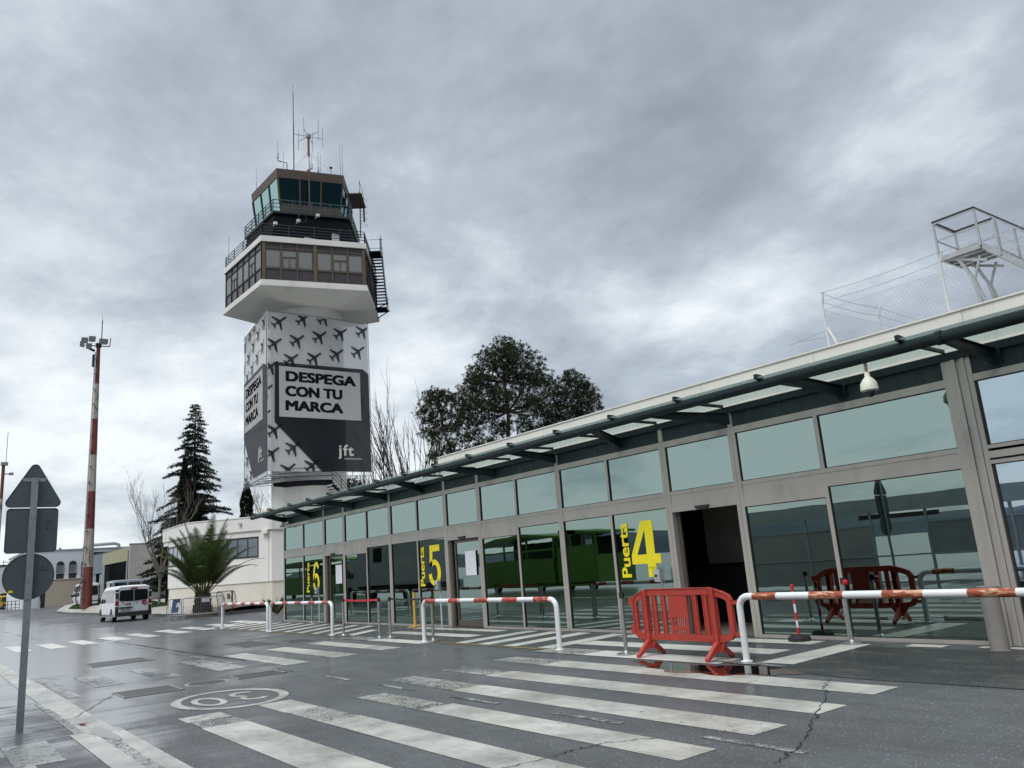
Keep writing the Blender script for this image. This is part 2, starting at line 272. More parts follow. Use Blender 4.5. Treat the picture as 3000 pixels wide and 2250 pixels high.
# ------------------------------------------------------------------ mesh helpers
WL = {}                                    # world location of each parent
class MB:
    def __init__(s): s.v = []; s.f = []; s.m = []; s.cur = 0
    def quad(s, pts):
        i = len(s.v); s.v += [tuple(p) for p in pts]; s.f.append(tuple(range(i, i+len(pts)))); s.m.append(s.cur)
    def faces(s, vs, fs):
        i = len(s.v); s.v += [tuple(p) for p in vs]
        for f in fs: s.f.append(tuple(i+a for a in f)); s.m.append(s.cur)
    def box(s, x0, y0, z0, x1, y1, z1):
        if x0 > x1: x0, x1 = x1, x0
        if y0 > y1: y0, y1 = y1, y0
        if z0 > z1: z0, z1 = z1, z0
        s.faces([(x0, y0, z0), (x1, y0, z0), (x1, y1, z0), (x0, y1, z0), (x0, y0, z1), (x1, y0, z1), (x1, y1, z1), (x0, y1, z1)],
                [(0, 3, 2, 1), (4, 5, 6, 7), (0, 1, 5, 4), (1, 2, 6, 5), (2, 3, 7, 6), (3, 0, 4, 7)])
        return s
    def bar(s, p, q, wdt, h=None, upv=(0, 0, 1)):
        p, q = Vector(p), Vector(q); h = h or wdt; d = (q-p).normalized(); u = Vector(upv)
        if abs(d.dot(u)) > 0.99: u = Vector((1, 0, 0))
        a = d.cross(u).normalized()*wdt/2; b = a.cross(d).normalized()*h/2
        vs = [p-a-b, p+a-b, p+a+b, p-a+b, q-a-b, q+a-b, q+a+b, q-a+b]
        s.faces(vs, [(0, 1, 2, 3)[::-1], (4, 5, 6, 7), (0, 1, 5, 4), (1, 2, 6, 5), (2, 3, 7, 6), (3, 0, 4, 7)]); return s
    def path(s, pts, r, n=8, caps=True):
        pts = [Vector(p) for p in pts]; rs = r if isinstance(r, (list, tuple)) else [r]*len(pts)
        prev = None; rings = []
        for i, p in enumerate(pts):
            d = (pts[min(i+1, len(pts)-1)]-pts[max(i-1, 0)]).normalized()
            if prev is None:
                u = Vector((0, 0, 1)) if abs(d.z) < 0.9 else Vector((1, 0, 0)); a = d.cross(u).normalized()
            else:
                a = (prev-d*prev.dot(d)).normalized()
            prev = a; b = d.cross(a); rings.append([p+(a*math.cos(2*math.pi*k/n)+b*math.sin(2*math.pi*k/n))*rs[i] for k in range(n)])
        i0 = len(s.v)
        for rg in rings: s.v += [tuple(x) for x in rg]
        for i in range(len(rings)-1):
            for k in range(n):
                a = i0+i*n+k; b = i0+i*n+(k+1) % n; s.f.append((a, b, b+n, a+n)); s.m.append(s.cur)
        if caps:
            s.f.append(tuple(i0+k for k in range(n))[::-1]); s.m.append(s.cur)
            s.f.append(tuple(i0+(len(rings)-1)*n+k for k in range(n))); s.m.append(s.cur)
        return s
    def lathe(s, prof, c=(0, 0, 0), n=24):
        i0 = len(s.v)
        for r_, z in prof:
            for k in range(n): s.v.append((c[0]+r_*math.cos(2*math.pi*k/n), c[1]+r_*math.sin(2*math.pi*k/n), c[2]+z))
        for i in range(len(prof)-1):
            for k in range(n):
                a = i0+i*n+k; b = i0+i*n+(k+1) % n; s.f.append((a, b, b+n, a+n)); s.m.append(s.cur)
        s.f.append(tuple(i0+k for k in range(n))[::-1]); s.m.append(s.cur)
        s.f.append(tuple(i0+(len(prof)-1)*n+k for k in range(n))); s.m.append(s.cur); return s
    def prism(s, poly, fn, d0, d1):
        """poly: 2D points; fn(u, v, d) -> 3D point"""
        n = len(poly); a = [fn(u, v, d0) for u, v in poly]; b = [fn(u, v, d1) for u, v in poly]
        s.faces(a+b, [tuple(range(n))[::-1], tuple(range(n, 2*n))]+[(i, (i+1) % n, n+(i+1) % n, n+i) for i in range(n)]); return s
    def build(s, name, mats, parent=None, smooth=False, loc=None):
        me = bpy.data.meshes.new(name)
        off = Vector(loc) if loc is not None else (WL[parent.name] if parent and parent.name in WL else Vector((0, 0, 0)))
        me.from_pydata([(x-off.x, y-off.y, z-off.z) for x, y, z in s.v], [], s.f)
        mats = mats if isinstance(mats, (list, tuple)) else [mats]
        for k in mats: me.materials.append(MAT[k])
        me.polygons.foreach_set('material_index', s.m)
        bm = bmesh.new(); bm.from_mesh(me); bmesh.ops.recalc_face_normals(bm, faces=bm.faces); bm.to_mesh(me); bm.free()
        if smooth:
            me.polygons.foreach_set('use_smooth', [True]*len(me.polygons))
            try: me.set_sharp_from_angle(angle=R(40))
            except Exception: pass
        me.update()
        o = bpy.data.objects.new(name, me); C.objects.link(o)
        if parent: o.parent = parent; WL[o.name] = off.copy()
        else:
            WL[o.name] = off.copy()
            if loc is not None: o.location = off
        return o
def tag(o, label=None, cat=None, group=None, kind=None):
    if label: o['label'] = label
    if cat: o['category'] = cat
    if group: o['group'] = group
    if kind: o['kind'] = kind
    return o
def thing(name, label, cat, loc=(0, 0, 0), group=None):
    o = bpy.data.objects.new(name, None); C.objects.link(o); o.location = loc; WL[o.name] = Vector(loc); o.empty_display_size = 0.2
    return tag(o, label, cat, group)
def kids(o): return [c for c in bpy.data.objects if c.parent == o]
def copy_tree(o, parent=None):
    c = o.copy(); C.objects.link(c); c.parent = parent
    for ch in kids(o): copy_tree(ch, c)
    return c
def text_mesh(txt, size=1.0, bold=0.0, align='LEFT', sx=1.0, spacing=1.0):
    cu_ = bpy.data.curves.new('lettering', 'FONT'); cu_.body = txt; cu_.size = size; cu_.offset = bold; cu_.align_x = align; cu_.space_character = spacing; cu_.resolution_u = 4
    o = bpy.data.objects.new('lettering', cu_); C.objects.link(o); dg = bpy.context.evaluated_depsgraph_get(); dg.update()
    me = bpy.data.meshes.new_from_object(o.evaluated_get(dg)); vs = [(v.co.x*sx, v.co.y) for v in me.vertices]; fs = [tuple(p.vertices) for p in me.polygons]
    bpy.data.objects.remove(o); bpy.data.curves.remove(cu_); bpy.data.meshes.remove(me); return vs, fs
def heavy_text(mb, txt, fn, x0, y0, x1, y1, w, step, bold=0.0):
    """extra bold lettering: the same outline repeated with small shifts, each copy a hair further out"""
    for k, (a, c) in enumerate(((-1, -1), (1, -1), (-1, 1), (1, 1), (0, -1), (0, 1), (-1, 0), (1, 0), (0, 0))):
        put_text(mb, txt, lambda u, v, k=k, a=a, c=c: fn(u+a*w, v+c*w*.55, k*step), x0+w, y0+w*.55, x1-w, y1-w*.55, bold=bold)
def put_text(mb, txt, fn, x0, y0, x1, y1, bold=0.0, spacing=1.0):
    """fit the text's bounding box into the rectangle, fn(u,v)->3D"""
    vs, fs = text_mesh(txt, 1.0, bold, spacing=spacing)
    ax = min(v[0] for v in vs); bx_ = max(v[0] for v in vs); ay = min(v[1] for v in vs); by = max(v[1] for v in vs)
    mb.faces([fn(x0+(v[0]-ax)/(bx_-ax)*(x1-x0), y0+(v[1]-ay)/(by-ay)*(y1-y0)) for v in vs], fs)
def clip_poly(poly, x0, y0, x1, y1):
    def cl(ps, ins, inter):
        o = []
        for i in range(len(ps)):
            a, b = ps[i-1], ps[i]
            if ins(b):
                if not ins(a): o.append(inter(a, b))
                o.append(b)
            elif ins(a): o.append(inter(a, b))
        return o
    def ix(c): return lambda a, b: (c, a[1]+(b[1]-a[1])*(c-a[0])/(b[0]-a[0]))
    def iy(c): return lambda a, b: (a[0]+(b[0]-a[0])*(c-a[1])/(b[1]-a[1]), c)
    for ins, it in ((lambda q: q[0] >= x0, ix(x0)), (lambda q: q[0] <= x1, ix(x1)), (lambda q: q[1] >= y0, iy(y0)), (lambda q: q[1] <= y1, iy(y1))):
        poly = cl(poly, ins, it)
        if len(poly) < 3: return []
    return poly

# ------------------------------------------------------------------ ground, kerbs, road markings
def sst(t): t = max(0.0, min(1.0, t)); return t*t*(3-2*t)
def gz(x): return 0.5*sst((-x-86)/30.0)
xs = [-3000, -1200, -500, -250, -160, -130]+[-118+2*i for i in range(17)]+[-80, -60, -45, -30, -15, 0, 15, 60, 300, 1500]
ys = [-2500, -600, -150, -40, 0, 40, 150, 600, 2500]
g = MB()
for i, x in enumerate(xs):
    for j, y in enumerate(ys): g.v.append((x, y, gz(x)))
for i in range(len(xs)-1):
    for j in range(len(ys)-1):
        a = i*len(ys)+j; g.f.append((a, a+len(ys), a+len(ys)+1, a+1)); g.m.append(0)
tag(g.build('ground', 'asphalt'), kind='structure')

def sheet(name, mat, polys, z=0.004):
    b = MB()
    for p in polys: b.quad([(x, y, z+gz(x)) for x, y in p])
    return tag(b.build(name, mat), kind='structure')
def rect(x0, x1, y0, y1, skew=0.0, jit=0.0):
    j = lambda: rnd.uniform(-jit, jit)
    return [(x0+j(), y0+j()*.4), (x1+j(), y0+j()*.4), (x1+skew+j(), y1+j()*.4), (x0+skew+j(), y1+j()*.4)]
# near crossing
sheet('crossing_stripes', 'paint_white', [rect(-10.3, -4.76, 8.10, 8.62), rect(-10.2, -4.69, 6.98, 7.48), rect(-9.5, -4.66, 5.94, 6.44),
      rect(-8.62, -4.61, 4.93, 5.39), rect(-9.0, -4.55, 3.88, 4.35), rect(-10.02, -4.5, 2.84, 3.37), rect(-9.6, -4.4, 0.96, 1.14), rect(-9.6, -4.4, 0.0, 0.45)])
sheet('worn_crossing_ends', 'paint_worn', [rect(-11.66, -10.3, 8.12, 8.62), rect(-11.5, -10.2, 7.0, 7.47), rect(-11.4, -9.5, 5.94, 6.43), rect(-10.3, -8.62, 4.92, 5.33),
      rect(-10.1, -9.0, 3.88, 4.33), rect(-10.6, -10.02, 2.86, 3.36), rect(-11.1, -9.6, 0.97, 1.41)])
sheet('old_crossing_ends', 'paint_white', [rect(-11.1, -10.1, 3.86, 4.32), rect(-11.05, -10.6, 2.84, 3.36)])
# second crossing and far crossing
sheet('second_crossing', 'paint_white', [rect(-19.9, -15.85, 8.18, 8.68), rect(-19.65, -15.68, 7.03, 7.56), rect(-19.4, -15.5, 5.95, 6.47)])
sheet('faded_crossing', 'paint_faint', [rect(-19.2, -16.2, 4.9, 5.45), rect(-18.8, -16.2, 3.82, 4.25), rect(-18.8, -16.3, 2.8, 3.27), rect(-19.1, -15.1, 2.2, 2.4), rect(-16.9, -15.1, 1.1, 1.14)])
sheet('far_crossing', 'paint_fresh', [rect(-34.4, -30.3, 2.9, 3.35), rect(-33.9, -30.2, 3.82, 4.32), rect(-33.9, -30.6, 4.8, 5.3), rect(-34.1, -31.0, 5.8, 6.4),
      rect(-34.5, -31.0, 6.87, 7.34), rect(-35.0, -31.4, 7.97, 8.52), rect(-35.4, -31.9, 9.05, 9.57), rect(-35.8, -32.2, 10.2, 10.72), rect(-36.6, -32.4, 11.4, 11.95), rect(-34.4, -30.3, 1.9, 2.35), rect(-34.4, -30.3, 0.9, 1.35)])
# lane edge band, dashes
sheet('lane_line', 'paint_white', [rect(-40, -26, 1.98, 2.12), rect(-26, -19.4, 1.80, 2.13), rect(-19.4, -14.1, 1.78, 2.15), rect(-14.1, -11.2, 1.82, 2.15), rect(-11.2, -3, 2.02, 2.20), rect(-11.2, -3, 1.66, 1.90)], 0.0045)
sheet('lane_line_wear', 'paint_worn', [rect(-15.0, -11.0, 1.72, 1.82, 0), rect(-11.2, -3, 1.90, 2.02)], 0.0042)
sheet('lane_dashes', 'paint_faint', [rect(a, a+1.0, 5.63, 5.72) for a in (-11.06, -9.07, -7.0, -4.98, -13.1, -15.2)]+[rect(a, a+1.1, 5.48, 5.60) for a in (-18.4, -20.4, -22.3, -24.3, -26.4, -28.4, -30.4, -32.4)], 0.005)
sheet('far_lane_lines', 'paint_faint', [rect(a, a+3.2, 7.2, 7.34) for a in (-46, -52, -58, -64)]+[rect(a, a+2.5, 4.3, 4.45) for a in (-40, -46, -52, -58)]+[rect(-70, -40, 2.5, 2.6)], 0.005)
# walkway along the glass front
sheet('walkway', 'asphalt_walk', [rect(-31.8, -6.6, 9.62, 12.16)], 0.003)
sheet('asphalt_repair', 'asphalt_patch', [[(-6.62, 9.05), (-5.4, 8.9), (-3.6, 9.0), (2, 9.1), (6, 9.2), (6, 11.62), (-4.7, 11.62), (-6.75, 11.52), (-6.9, 10.9), (-7.05, 9.8)]], 0.0055)
st = [rect(-11.75, -7.7, 9.22, 9.80), rect(-12.02, -7.6, 10.33, 10.86), rect(-12.05, -7.69, 11.50, 11.94), [(-7.25, 9.58), (-6.72, 9.60), (-6.83, 11.80), (-7.26, 11.72)],
      rect(-6.27, -5.74, 11.70, 11.96), rect(-5.3, -4.3, 11.80, 11.99), rect(-20.1, -16.0, 9.20, 9.64), rect(-20.02, -16.0, 10.48, 10.94), rect(-20.4, -16.3, 11.55, 11.92)]
for x0, x1 in ((-15.25, -15.6), (-14.35, -14.72), (-13.45, -13.75), (-12.35, -12.66)): st.append([(x0, 9.66), (x0+.42, 9.66), (x1+.42, 11.95), (x1, 11.95)])
for k in range(11):
    x0 = -22.1-1.12*k; st.append([(x0, 9.68), (x0+.45, 9.68), (x0-1.15, 11.82), (x0-1.6, 11.82)])
st.append([(-21.0, 9.8), (-20.55, 9.8), (-21.45, 11.0), (-21.9, 11.0)])
sheet('walkway_stripes', 'paint_fresh', st, 0.0075)
sheet('walkway_stripe_wear', 'paint_worn', [rect(-11.9, -10.6, 9.2, 9.78), rect(-20.05, -18.6, 9.16, 9.66)], 0.010)
sheet('yellow_line', 'paint_yellow', [rect(-15.9, -11.8, 9.50, 9.585), rect(-31.2, -20.3, 9.50, 9.58)], 0.009)
# speed limit roundel "30"
ov = MB(); n = 48
cx, cy, RX, RY = -12.15, 3.84, 0.86, 0.76
A_ = math.atan2(1.47, 0.24)
def ell(a, fx, fy):
    return (cx+1.04*fx*math.cos(a), cy+0.77*fy*math.sin(a), 0.0052)
for k in range(n):
    a, b = 2*math.pi*k/n, 2*math.pi*(k+1)/n
    ov.quad([ell(a, 1, 1), ell(b, 1, 1), ell(b, .86, .83), ell(a, .86, .83)])
def stroke(mb, pts, wx, fn):
    for i in range(len(pts)-1):
        (ax, ay), (bx_, by) = pts[i], pts[i+1]; d = math.hypot(bx_-ax, by-ay)
        nx, ny = -(by-ay)/d*wx/2, (bx_-ax)/d*wx/2
        mb.quad([fn(ax+nx, ay+ny), fn(bx_+nx, by+ny), fn(bx_-nx, by-ny), fn(ax-nx, ay-ny)])
# digits are read by a driver heading -X : right hand is +Y, up is -X
fn30 = lambda u, v: (cx-v, cy+u, 0.0052)
def arc(c, rx, ry, a0, a1, n=14): return [(c[0]+rx*math.cos(R(a0+(a1-a0)*i/n)), c[1]+ry*math.sin(R(a0+(a1-a0)*i/n))) for i in range(n+1)]
def thick(mb, c, rx, ry, a0, a1, wx, wy, fn, n=20):
    o_ = arc(c, rx, ry, a0, a1, n); i_ = arc(c, rx-wx, ry-wy, a0, a1, n)
    for k in range(n): mb.quad([fn(*o_[k]), fn(*o_[k+1]), fn(*i_[k+1]), fn(*i_[k])])
fl = lambda u, v: fn30(-u, -v)
thick(ov, (0.30, 0), 0.21, 0.50, 0, 360, 0.085, 0.16, fl)
thick(ov, (-0.26, 0.24), 0.19, 0.26, 150, -90, 0.085, 0.12, fl); thick(ov, (-0.26, -0.22), 0.20, 0.28, 90, -150, 0.085, 0.12, fl)
tag(ov.build('speed_marking', 'paint_white'), kind='structure')
# covers, manhole, cracks, puddles
def cover(x0, x1, y0, y1, name='drain_cover', label=''):
    b = MB(); b.box(x0, y0, -0.05, x1, y1, 0.005); b.cur = 1
    for a in (x0, x1-.03): b.box(a, y0-.03, -.05, a+.03, y1+.03, 0.008)
    for a in (y0-.03, y1): b.box(x0, a, -.05, x1, a+.03, 0.008)
    o = b.build(name, ['iron_cover', 'concrete'], loc=((x0+x1)/2, (y0+y1)/2, 0)); return tag(o, label, 'drain cover', 'iron covers in the roadway')
cover(-15.0, -14.05, 2.85, 3.68, label='iron drain cover nearest the sign post, left of the round manhole')
cover(-15.0, -14.35, 4.72, 5.5, label='iron drain cover just right of the round manhole')
cover(-22.0, -20.7, 3.5, 4.75, label='long iron drain cover farthest left, beyond the faded crossing stripes')
cover(-23.2, -21.0, 7.0, 7.9, label='wide rectangular service cover near the white barrier rails')
cover(-21.6, -20.7, 8.1, 8.8, label='small rectangular service cover closest to the glass front')
b = MB(); b.lathe([(0.30, -0.05), (0.30, 0.006), (0.0, 0.006)], (-14.55, 4.2, 0), 28); b.cur = 1; b.lathe([(0.36, -0.05), (0.36, 0.003), (0.30, 0.003)], (-14.55, 4.2, 0), 28)
b.cur = 2
for k in range(60):
    a = rnd.uniform(0, 6.28); q = 0.27*math.sqrt(rnd.random()); b.box(-14.56+q*math.cos(a), 4.19+q*math.sin(a), 0.006, -14.53+q*math.cos(a), 4.22+q*math.sin(a), 0.011)
tag(b.build('manhole_cover', ['iron_cover', 'concrete', 'steel'], loc=(-14.55, 4.2, 0)), 'round speckled iron manhole cover between two drain covers', 'manhole cover')
def crack(name, pts, w0, z=0.0085):
    b = MB(); P = []
    for (x0, y0), (x1, y1) in zip(pts[:-1], pts[1:]):
        for k in range(8):
            t = k/8; P.append((x0+(x1-x0)*t+rnd.uniform(-.03, .03), y0+(y1-y0)*t+rnd.uniform(-.025, .025)))
    P.append(pts[-1])
    for i in range(len(P)-1):
        d = Vector((P[i+1][0]-P[i][0], P[i+1][1]-P[i][1], 0)).normalized(); nn = Vector((-d.y, d.x, 0)); ww = w0*rnd.uniform(.3, 1.0)
        a = Vector((*P[i], z)); c = Vector((*P[i+1], z)); b.quad([a+nn*ww, c+nn*ww, c-nn*ww, a-nn*ww])
    tag(b.build(name, 'crack'), kind='structure')
crack('pavement_crack', [(-5.67, 8.78), (-5.41, 8.21), (-5.23, 7.98), (-4.76, 7.10), (-4.49, 6.54), (-4.14, 5.87), (-4.07, 5.61), (-3.99, 5.28)], 0.009)
crack('long_crack', [(-5.6, 3.6), (-5.57, 4.44), (-5.57, 4.77), (-5.52, 5.03), (-5.28, 5.41)], 0.008)
crack('lane_joint', [(-34, 5.75), (-28, 5.72), (-22, 5.8), (-17.5, 5.85)], 0.03)
crack('cross_joint', [(-14.9, 2.85), (-13.8, 2.4), (-12.6, 1.9), (-12.9, 0.8), (-13.6, -0.5)], 0.008)
def blob(name, mat, c, rx, ry, z, n=40, rough=0.25, rot=0.0):
    b = MB(); ph = [rnd.uniform(0, 6.28) for _ in range(6)]; P = []
    for k in range(n):
        a = 2*math.pi*k/n; q = 1+rough*(math.sin(2*a+ph[0])*.5+math.sin(3*a+ph[1])*.5+math.sin(5*a+ph[2])*.35+math.sin(9*a+ph[3])*.25)
        u, v = rx*q*math.cos(a), ry*q*math.sin(a); P.append((c[0]+u*math.cos(rot)-v*math.sin(rot), c[1]+u*math.sin(rot)+v*math.cos(rot), z))
    b.v = P+[(c[0], c[1], z)]; b.f = [(k, (k+1) % n, n) for k in range(n)]; b.m = [0]*n
    tag(b.build(name, mat), kind='structure')
blob('puddle', 'puddle', (-7.35, 8.88), 0.85, 0.34, 0.0065, rough=0.42, n=90); blob('puddle_rim', 'rust_water', (-7.45, 8.80), 0.98, 0.40, 0.0060, rough=0.42, n=90)
blob('small_puddle', 'puddle', (-10.9, 1.98), 0.55, 0.10, 0.0065, rough=0.3)
blob('brown_stain', 'rust_water', (-11.9, 1.93), 0.16, 0.05, 0.0066, rough=0.5)
blob('edge_puddle', 'puddle', (-8.6, 9.02), 0.5, 0.09, 0.0062, rough=0.4)
# pavement island with kerb and the rising garden bank behind it
kl = [(-97.5, 19), (-97, 12.8), (-95, 12.2), (-80, 12.1), (-70, 12.15), (-60, 12.35), (-50.5, 12.5), (-47.0, 12.65), (-45.6, 13.2), (-45.1, 14.2), (-45.4, 15.6), (-45.6, 17.0), (-45.6, 24)]
kb = MB()
for i in range(len(kl)-1):
    (x0, y0), (x1, y1) = kl[i], kl[i+1]; d = Vector((x1-x0, y1-y0, 0)); ln = d.length; d.normalize(); nn = Vector((-d.y, d.x, 0)); k = max(1, int(ln/1.0))
    for j in range(k):
        a = Vector((x0, y0, 0))+d*(ln*j/k+.008); c = Vector((x0, y0, 0))+d*(ln*(j+1)/k-.008); h = 0.16+rnd.uniform(-.008, .008)
        za, zb = gz(a.x), gz(c.x); q = [a, c, c+nn*.22, a+nn*.22]; zz = [za, zb, zb, za]
        kb.faces([(p.x, p.y, z_-.1) for p, z_ in zip(q, zz)]+[(p.x, p.y, z_+h) for p, z_ in zip(q, zz)], [(0, 1, 5, 4), (1, 2, 6, 5), (2, 3, 7, 6), (3, 0, 4, 7), (4, 5, 6, 7)])
tag(kb.build('kerb', 'kerb_stone'), kind='structure')
def iz(x, y): return gz(x)+0.15+(0.25+0.33*sst((-x-70)/8.0))*sst((y-12.4)/(3.5-2.0*sst((-x-70)/8.0)))
pv = MB(); cols = [-96.8]+[-96+i for i in range(51)]+[-45.5]
rows = [12.5, 12.9, 13.4, 14.2, 15.0, 16.0, 17.5, 20, 24]
def yfront(x):
    for (x0, y0), (x1, y1) in zip(kl[1:-2], kl[2:-1]):
        if x0 <= x <= x1: return y0+(y1-y0)*(x-x0)/(x1-x0)+.1
    return 13.3
for x in cols:
    for j, y in enumerate(rows):
        yy = yfront(x) if j == 0 else max(y, yfront(x)+.2*j); pv.v.append((x, yy, iz(x, yy)))
for i in range(len(cols)-1):
    for j in range(len(rows)-1):
        a = i*len(rows)+j; pv.f.append((a, a+len(rows), a+len(rows)+1, a+1)); x = cols[i]
        pv.m.append(1 if x > -52 and j >= 2 and j < 5 else 0)
tag(pv.build('pavement', ['pavement', 'red_paving']), kind='structure')
bk = MB()
bk.quad([(-45.5, 16.6, 0.002), (-31.95, 13.2, 0.002), (-31.95, 17.5, 0.42), (-45.5, 18.6, 0.35)]); bk.quad([(-45.5, 18.6, 0.35), (-31.95, 17.5, 0.42), (-31.95, 30, 1.2), (-52, 30, 1.0), (-50, 22, 0.6)])
tag(bk.build('garden_bank', 'soil'), kind='structure')
sheet('gutter_line', 'paint_fresh', [[(-42.0, 14.75), (-40.2, 15.3), (-37.6, 14.9), (-37.6, 15.0), (-40.2, 15.42), (-42.0, 14.9)]], 0.006)

# ------------------------------------------------------------------ terminal: glazed front
D = 12.23; FX = -31.83
B_ = [FX, -27.88, -26.16, -22.75, -19.40, -17.68, -14.30, -10.92, -9.16, -5.12]
MID = {0: -29.85, 2: -24.41, 3: -21.03, 5: -16.00, 6: -12.61, 8: -7.40}
XE = 9.0
term = thing('terminal_building', 'long low terminal with green tinted glass front, three numbered doors and a glass canopy', 'terminal', (FX, D, 0))
fr = MB(); ff, fb = D-0.05, D+0.07
def vm(x, wd, z0, z1, f=ff): fr.box(x-wd/2, f, z0, x+wd/2, fb, z1)
for i, x in enumerate(B_[:-1]):
    if i == 0: vm(x-.0, .10, 0, 4.06)
    else:
        fr.box(x-.085, ff, 0, x-.003, fb, 3.80); fr.box(x+.003, ff, 0, x+.085, fb, 3.80); fr.box(x-.05, ff-.006, 3.80, x+.05, fb, 4.07)
def hbar(x0, x1, z0, z1, f=ff+.004): fr.box(x0, f, z0, x1, fb-.004, z1)
HT = {}
for i in range(len(B_)-1):
    a, c = B_[i]+(.085 if i else .05), B_[i+1]-.085
    hbar(a, c, 3.68, 3.80); hbar(a, c, 2.70, 2.77); fr.box(a, ff+.012, 2.535, c, fb-.006, 2.70)
    segs = [(a, MID[i]-.035), (MID[i]+.035, c)] if i in MID else [(a, c)]
    if i in MID: fr.box(MID[i]-.035, ff+.002, 2.77, MID[i]+.035, fb-.002, 3.68)
    for k, (p, q) in enumerate(segs):
        door = i in (1, 4, 7); t = 2.30 if (k == 0 and i in (2, 5, 8)) else (2.36 if door else 2.47)
        hbar(p, q, t, 2.535)
        if not door: hbar(p, q, 0.0, 0.055); HT[(i, k)] = (p, q, t)
    if i in MID: fr.box(MID[i]-.035, ff+.002, 0.0, MID[i]+.035, fb-.002, 2.535)
# grooved end post and the bay beyond it
for x0, x1, f in ((-5.205, -5.06, ff-.01), (-5.055, -5.0, ff-.02), (-4.995, -4.93, ff+.01), (-4.925, -4.875, ff-.015), (-4.87, -4.80, ff), ): fr.box(x0, f, 0, x1, fb+.02, 4.07)
for x0, x1 in ((-4.80, -1.5), (-1.42, 1.9), (1.98, 5.3), (5.38, XE)):
    hbar(x0, x1, 3.70, 3.80); hbar(x0, x1, 2.70, 2.75); hbar(x0, x1, 2.56, 2.66, ff-.02); hbar(x0, x1, 2.48, 2.535); hbar(x0, x1, 0, .06); fr.box(x1, ff, 0, x1+.08, fb, 3.8)
fr.build('facade_frame', 'frame_metal', term)
gk = MB()
def pane(x0, x1, z0, z1, mat, name='window_pane'):
    b = MB(); tl = rnd.uniform(-.0012, .0012); t2 = rnd.uniform(-.0012, .0012)
    b.quad([(x0, D-.012+tl, z0), (x1, D-.012-tl, z0), (x1, D-.012-tl+t2, z1), (x0, D-.012+tl+t2, z1)]); o = b.build(name, mat, term)
    for p in ((x0, z0, x0+.012, z1), (x1-.012, z0, x1, z1), (x0, z0, x1, z0+.012), (x0, z1-.014, x1, z1)): gk.box(p[0], D-.035, p[1], p[2], D-.008, p[3])
    return o
for i in range(len(B_)-1):
    a, c = B_[i]+(.085 if i else .05), B_[i+1]-.085
    for p, q in ([(a, MID[i]-.035), (MID[i]+.035, c)] if i in MID else [(a, c)]): pane(p, q, 2.77, 3.68, 'upper_glass')
for (i, k), (p, q, t) in HT.items(): pane(p, q, .055, t, 'facade_glass')
for x0, x1 in ((-4.78, -1.5), (-1.42, 1.9), (1.98, 5.3), (5.38, XE)): pane(x0, x1, 2.75, 3.70, 'right_glass'); pane(x0, x1, .06, 2.48, 'right_glass')
gk.build('glazing_gasket', 'gasket', term)
# doors 6 and 5 closed, door 4 slid open
for i, paper in ((1, (-27.02, -26.50, 1.35, 2.0)), (4, (-18.56, -18.04, 1.37, 2.02))):
    a, c = B_[i]+.085, B_[i+1]-.085
    dr = MB(); y0, y1 = D+.03, D+.08
    dr.box(a+.0, y0-.02, 0, a+.10, fb, 2.36); dr.box(a+.22, y0, 0, a+.28, y1, 2.34); dr.box(c-.05, y0, 0, c, y1, 2.34); dr.box(a+.28, y0, 2.27, c-.05, y1, 2.34); dr.box(a+.28, y0, 0.02, c-.05, y1, .17)
    do = dr.build('sliding_door', 'frame_dark', term)
    g_ = MB(); g_.quad([(a+.28, D+.055, .17), (c-.05, D+.055, .17), (c-.05, D+.0555, 2.27), (a+.28, D+.0555, 2.27)]); g_.build('door_pane', 'facade_glass', do)
    n_ = MB(); n_.box(paper[0], D+.02, paper[2], paper[1], D+.024, paper[3]); n_.build('paper_notice', 'paper', do)
for sx in ((-27.2, -26.92), (-18.70, -18.39), (-10.20, -9.89)):
    s_ = MB(); s_.box(sx[0], ff-.06, 2.385, sx[1], ff, 2.43); s_.box(sx[0]+.03, ff-.045, 2.365, sx[1]-.03, ff, 2.385); s_.build('door_sensor', 'black_plastic', term)
th = MB(); th.box(B_[7], D-.03, 0.0, B_[8], D+.1, .012); th.build('threshold', 'frame_dark', term)
dd = MB(); dd.box(B_[7]+.085, D+.075, 0, B_[7]+.16, D+.12, 2.36); dd.build('sliding_door', 'frame_dark', term)
# cladding, beam, roof, parapet
cl = MB(); x = FX+.05
while x < XE:
    cl.box(x, D-.02, 3.80, x+.055, D+.03, 4.07); cl.box(x+.055, D-.0165, 3.80, x+.075, D+.03, 4.07); x += .075
cl.build('green_cladding', 'green_cladding', term)
bm_ = MB(); bm_.box(FX-.05, D-.075, 4.07, XE, D+.06, 4.19); bm_.build('wall_beam', 'green_steel', term)
rf = MB(); rf.box(FX-.02, D+.062, 4.19, XE, 42, 4.33); rf.box(-19.6, D+.2, 4.33, XE, 42, 4.70); rf.build('roof', 'concrete_wall', term)
pp = MB(); x = -19.66
while x < XE:
    x2 = min(x+2.48, XE); pp.box(x+.004, D-.02, 4.60, x2-.004, D+.2, 4.775); pp.box(x+.004, D-.045, 4.775, x2-.004, D+.25, 4.80); x = x2
pp.build('parapet', 'parapet_white', term)
pb = MB(); pb.box(-19.6, D+.03, 4.19, XE, D+.199, 4.60); pb.build('fascia_board', 'parapet_white', term)
iw = MB()
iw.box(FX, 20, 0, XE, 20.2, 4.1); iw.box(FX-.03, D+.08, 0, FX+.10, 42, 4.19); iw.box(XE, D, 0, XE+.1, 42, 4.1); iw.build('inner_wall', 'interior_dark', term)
fl_ = MB(); fl_.box(FX+.1, D+.07, 0.0, XE, 20, 0.010); fl_.build('inner_floor', 'interior_floor', term)
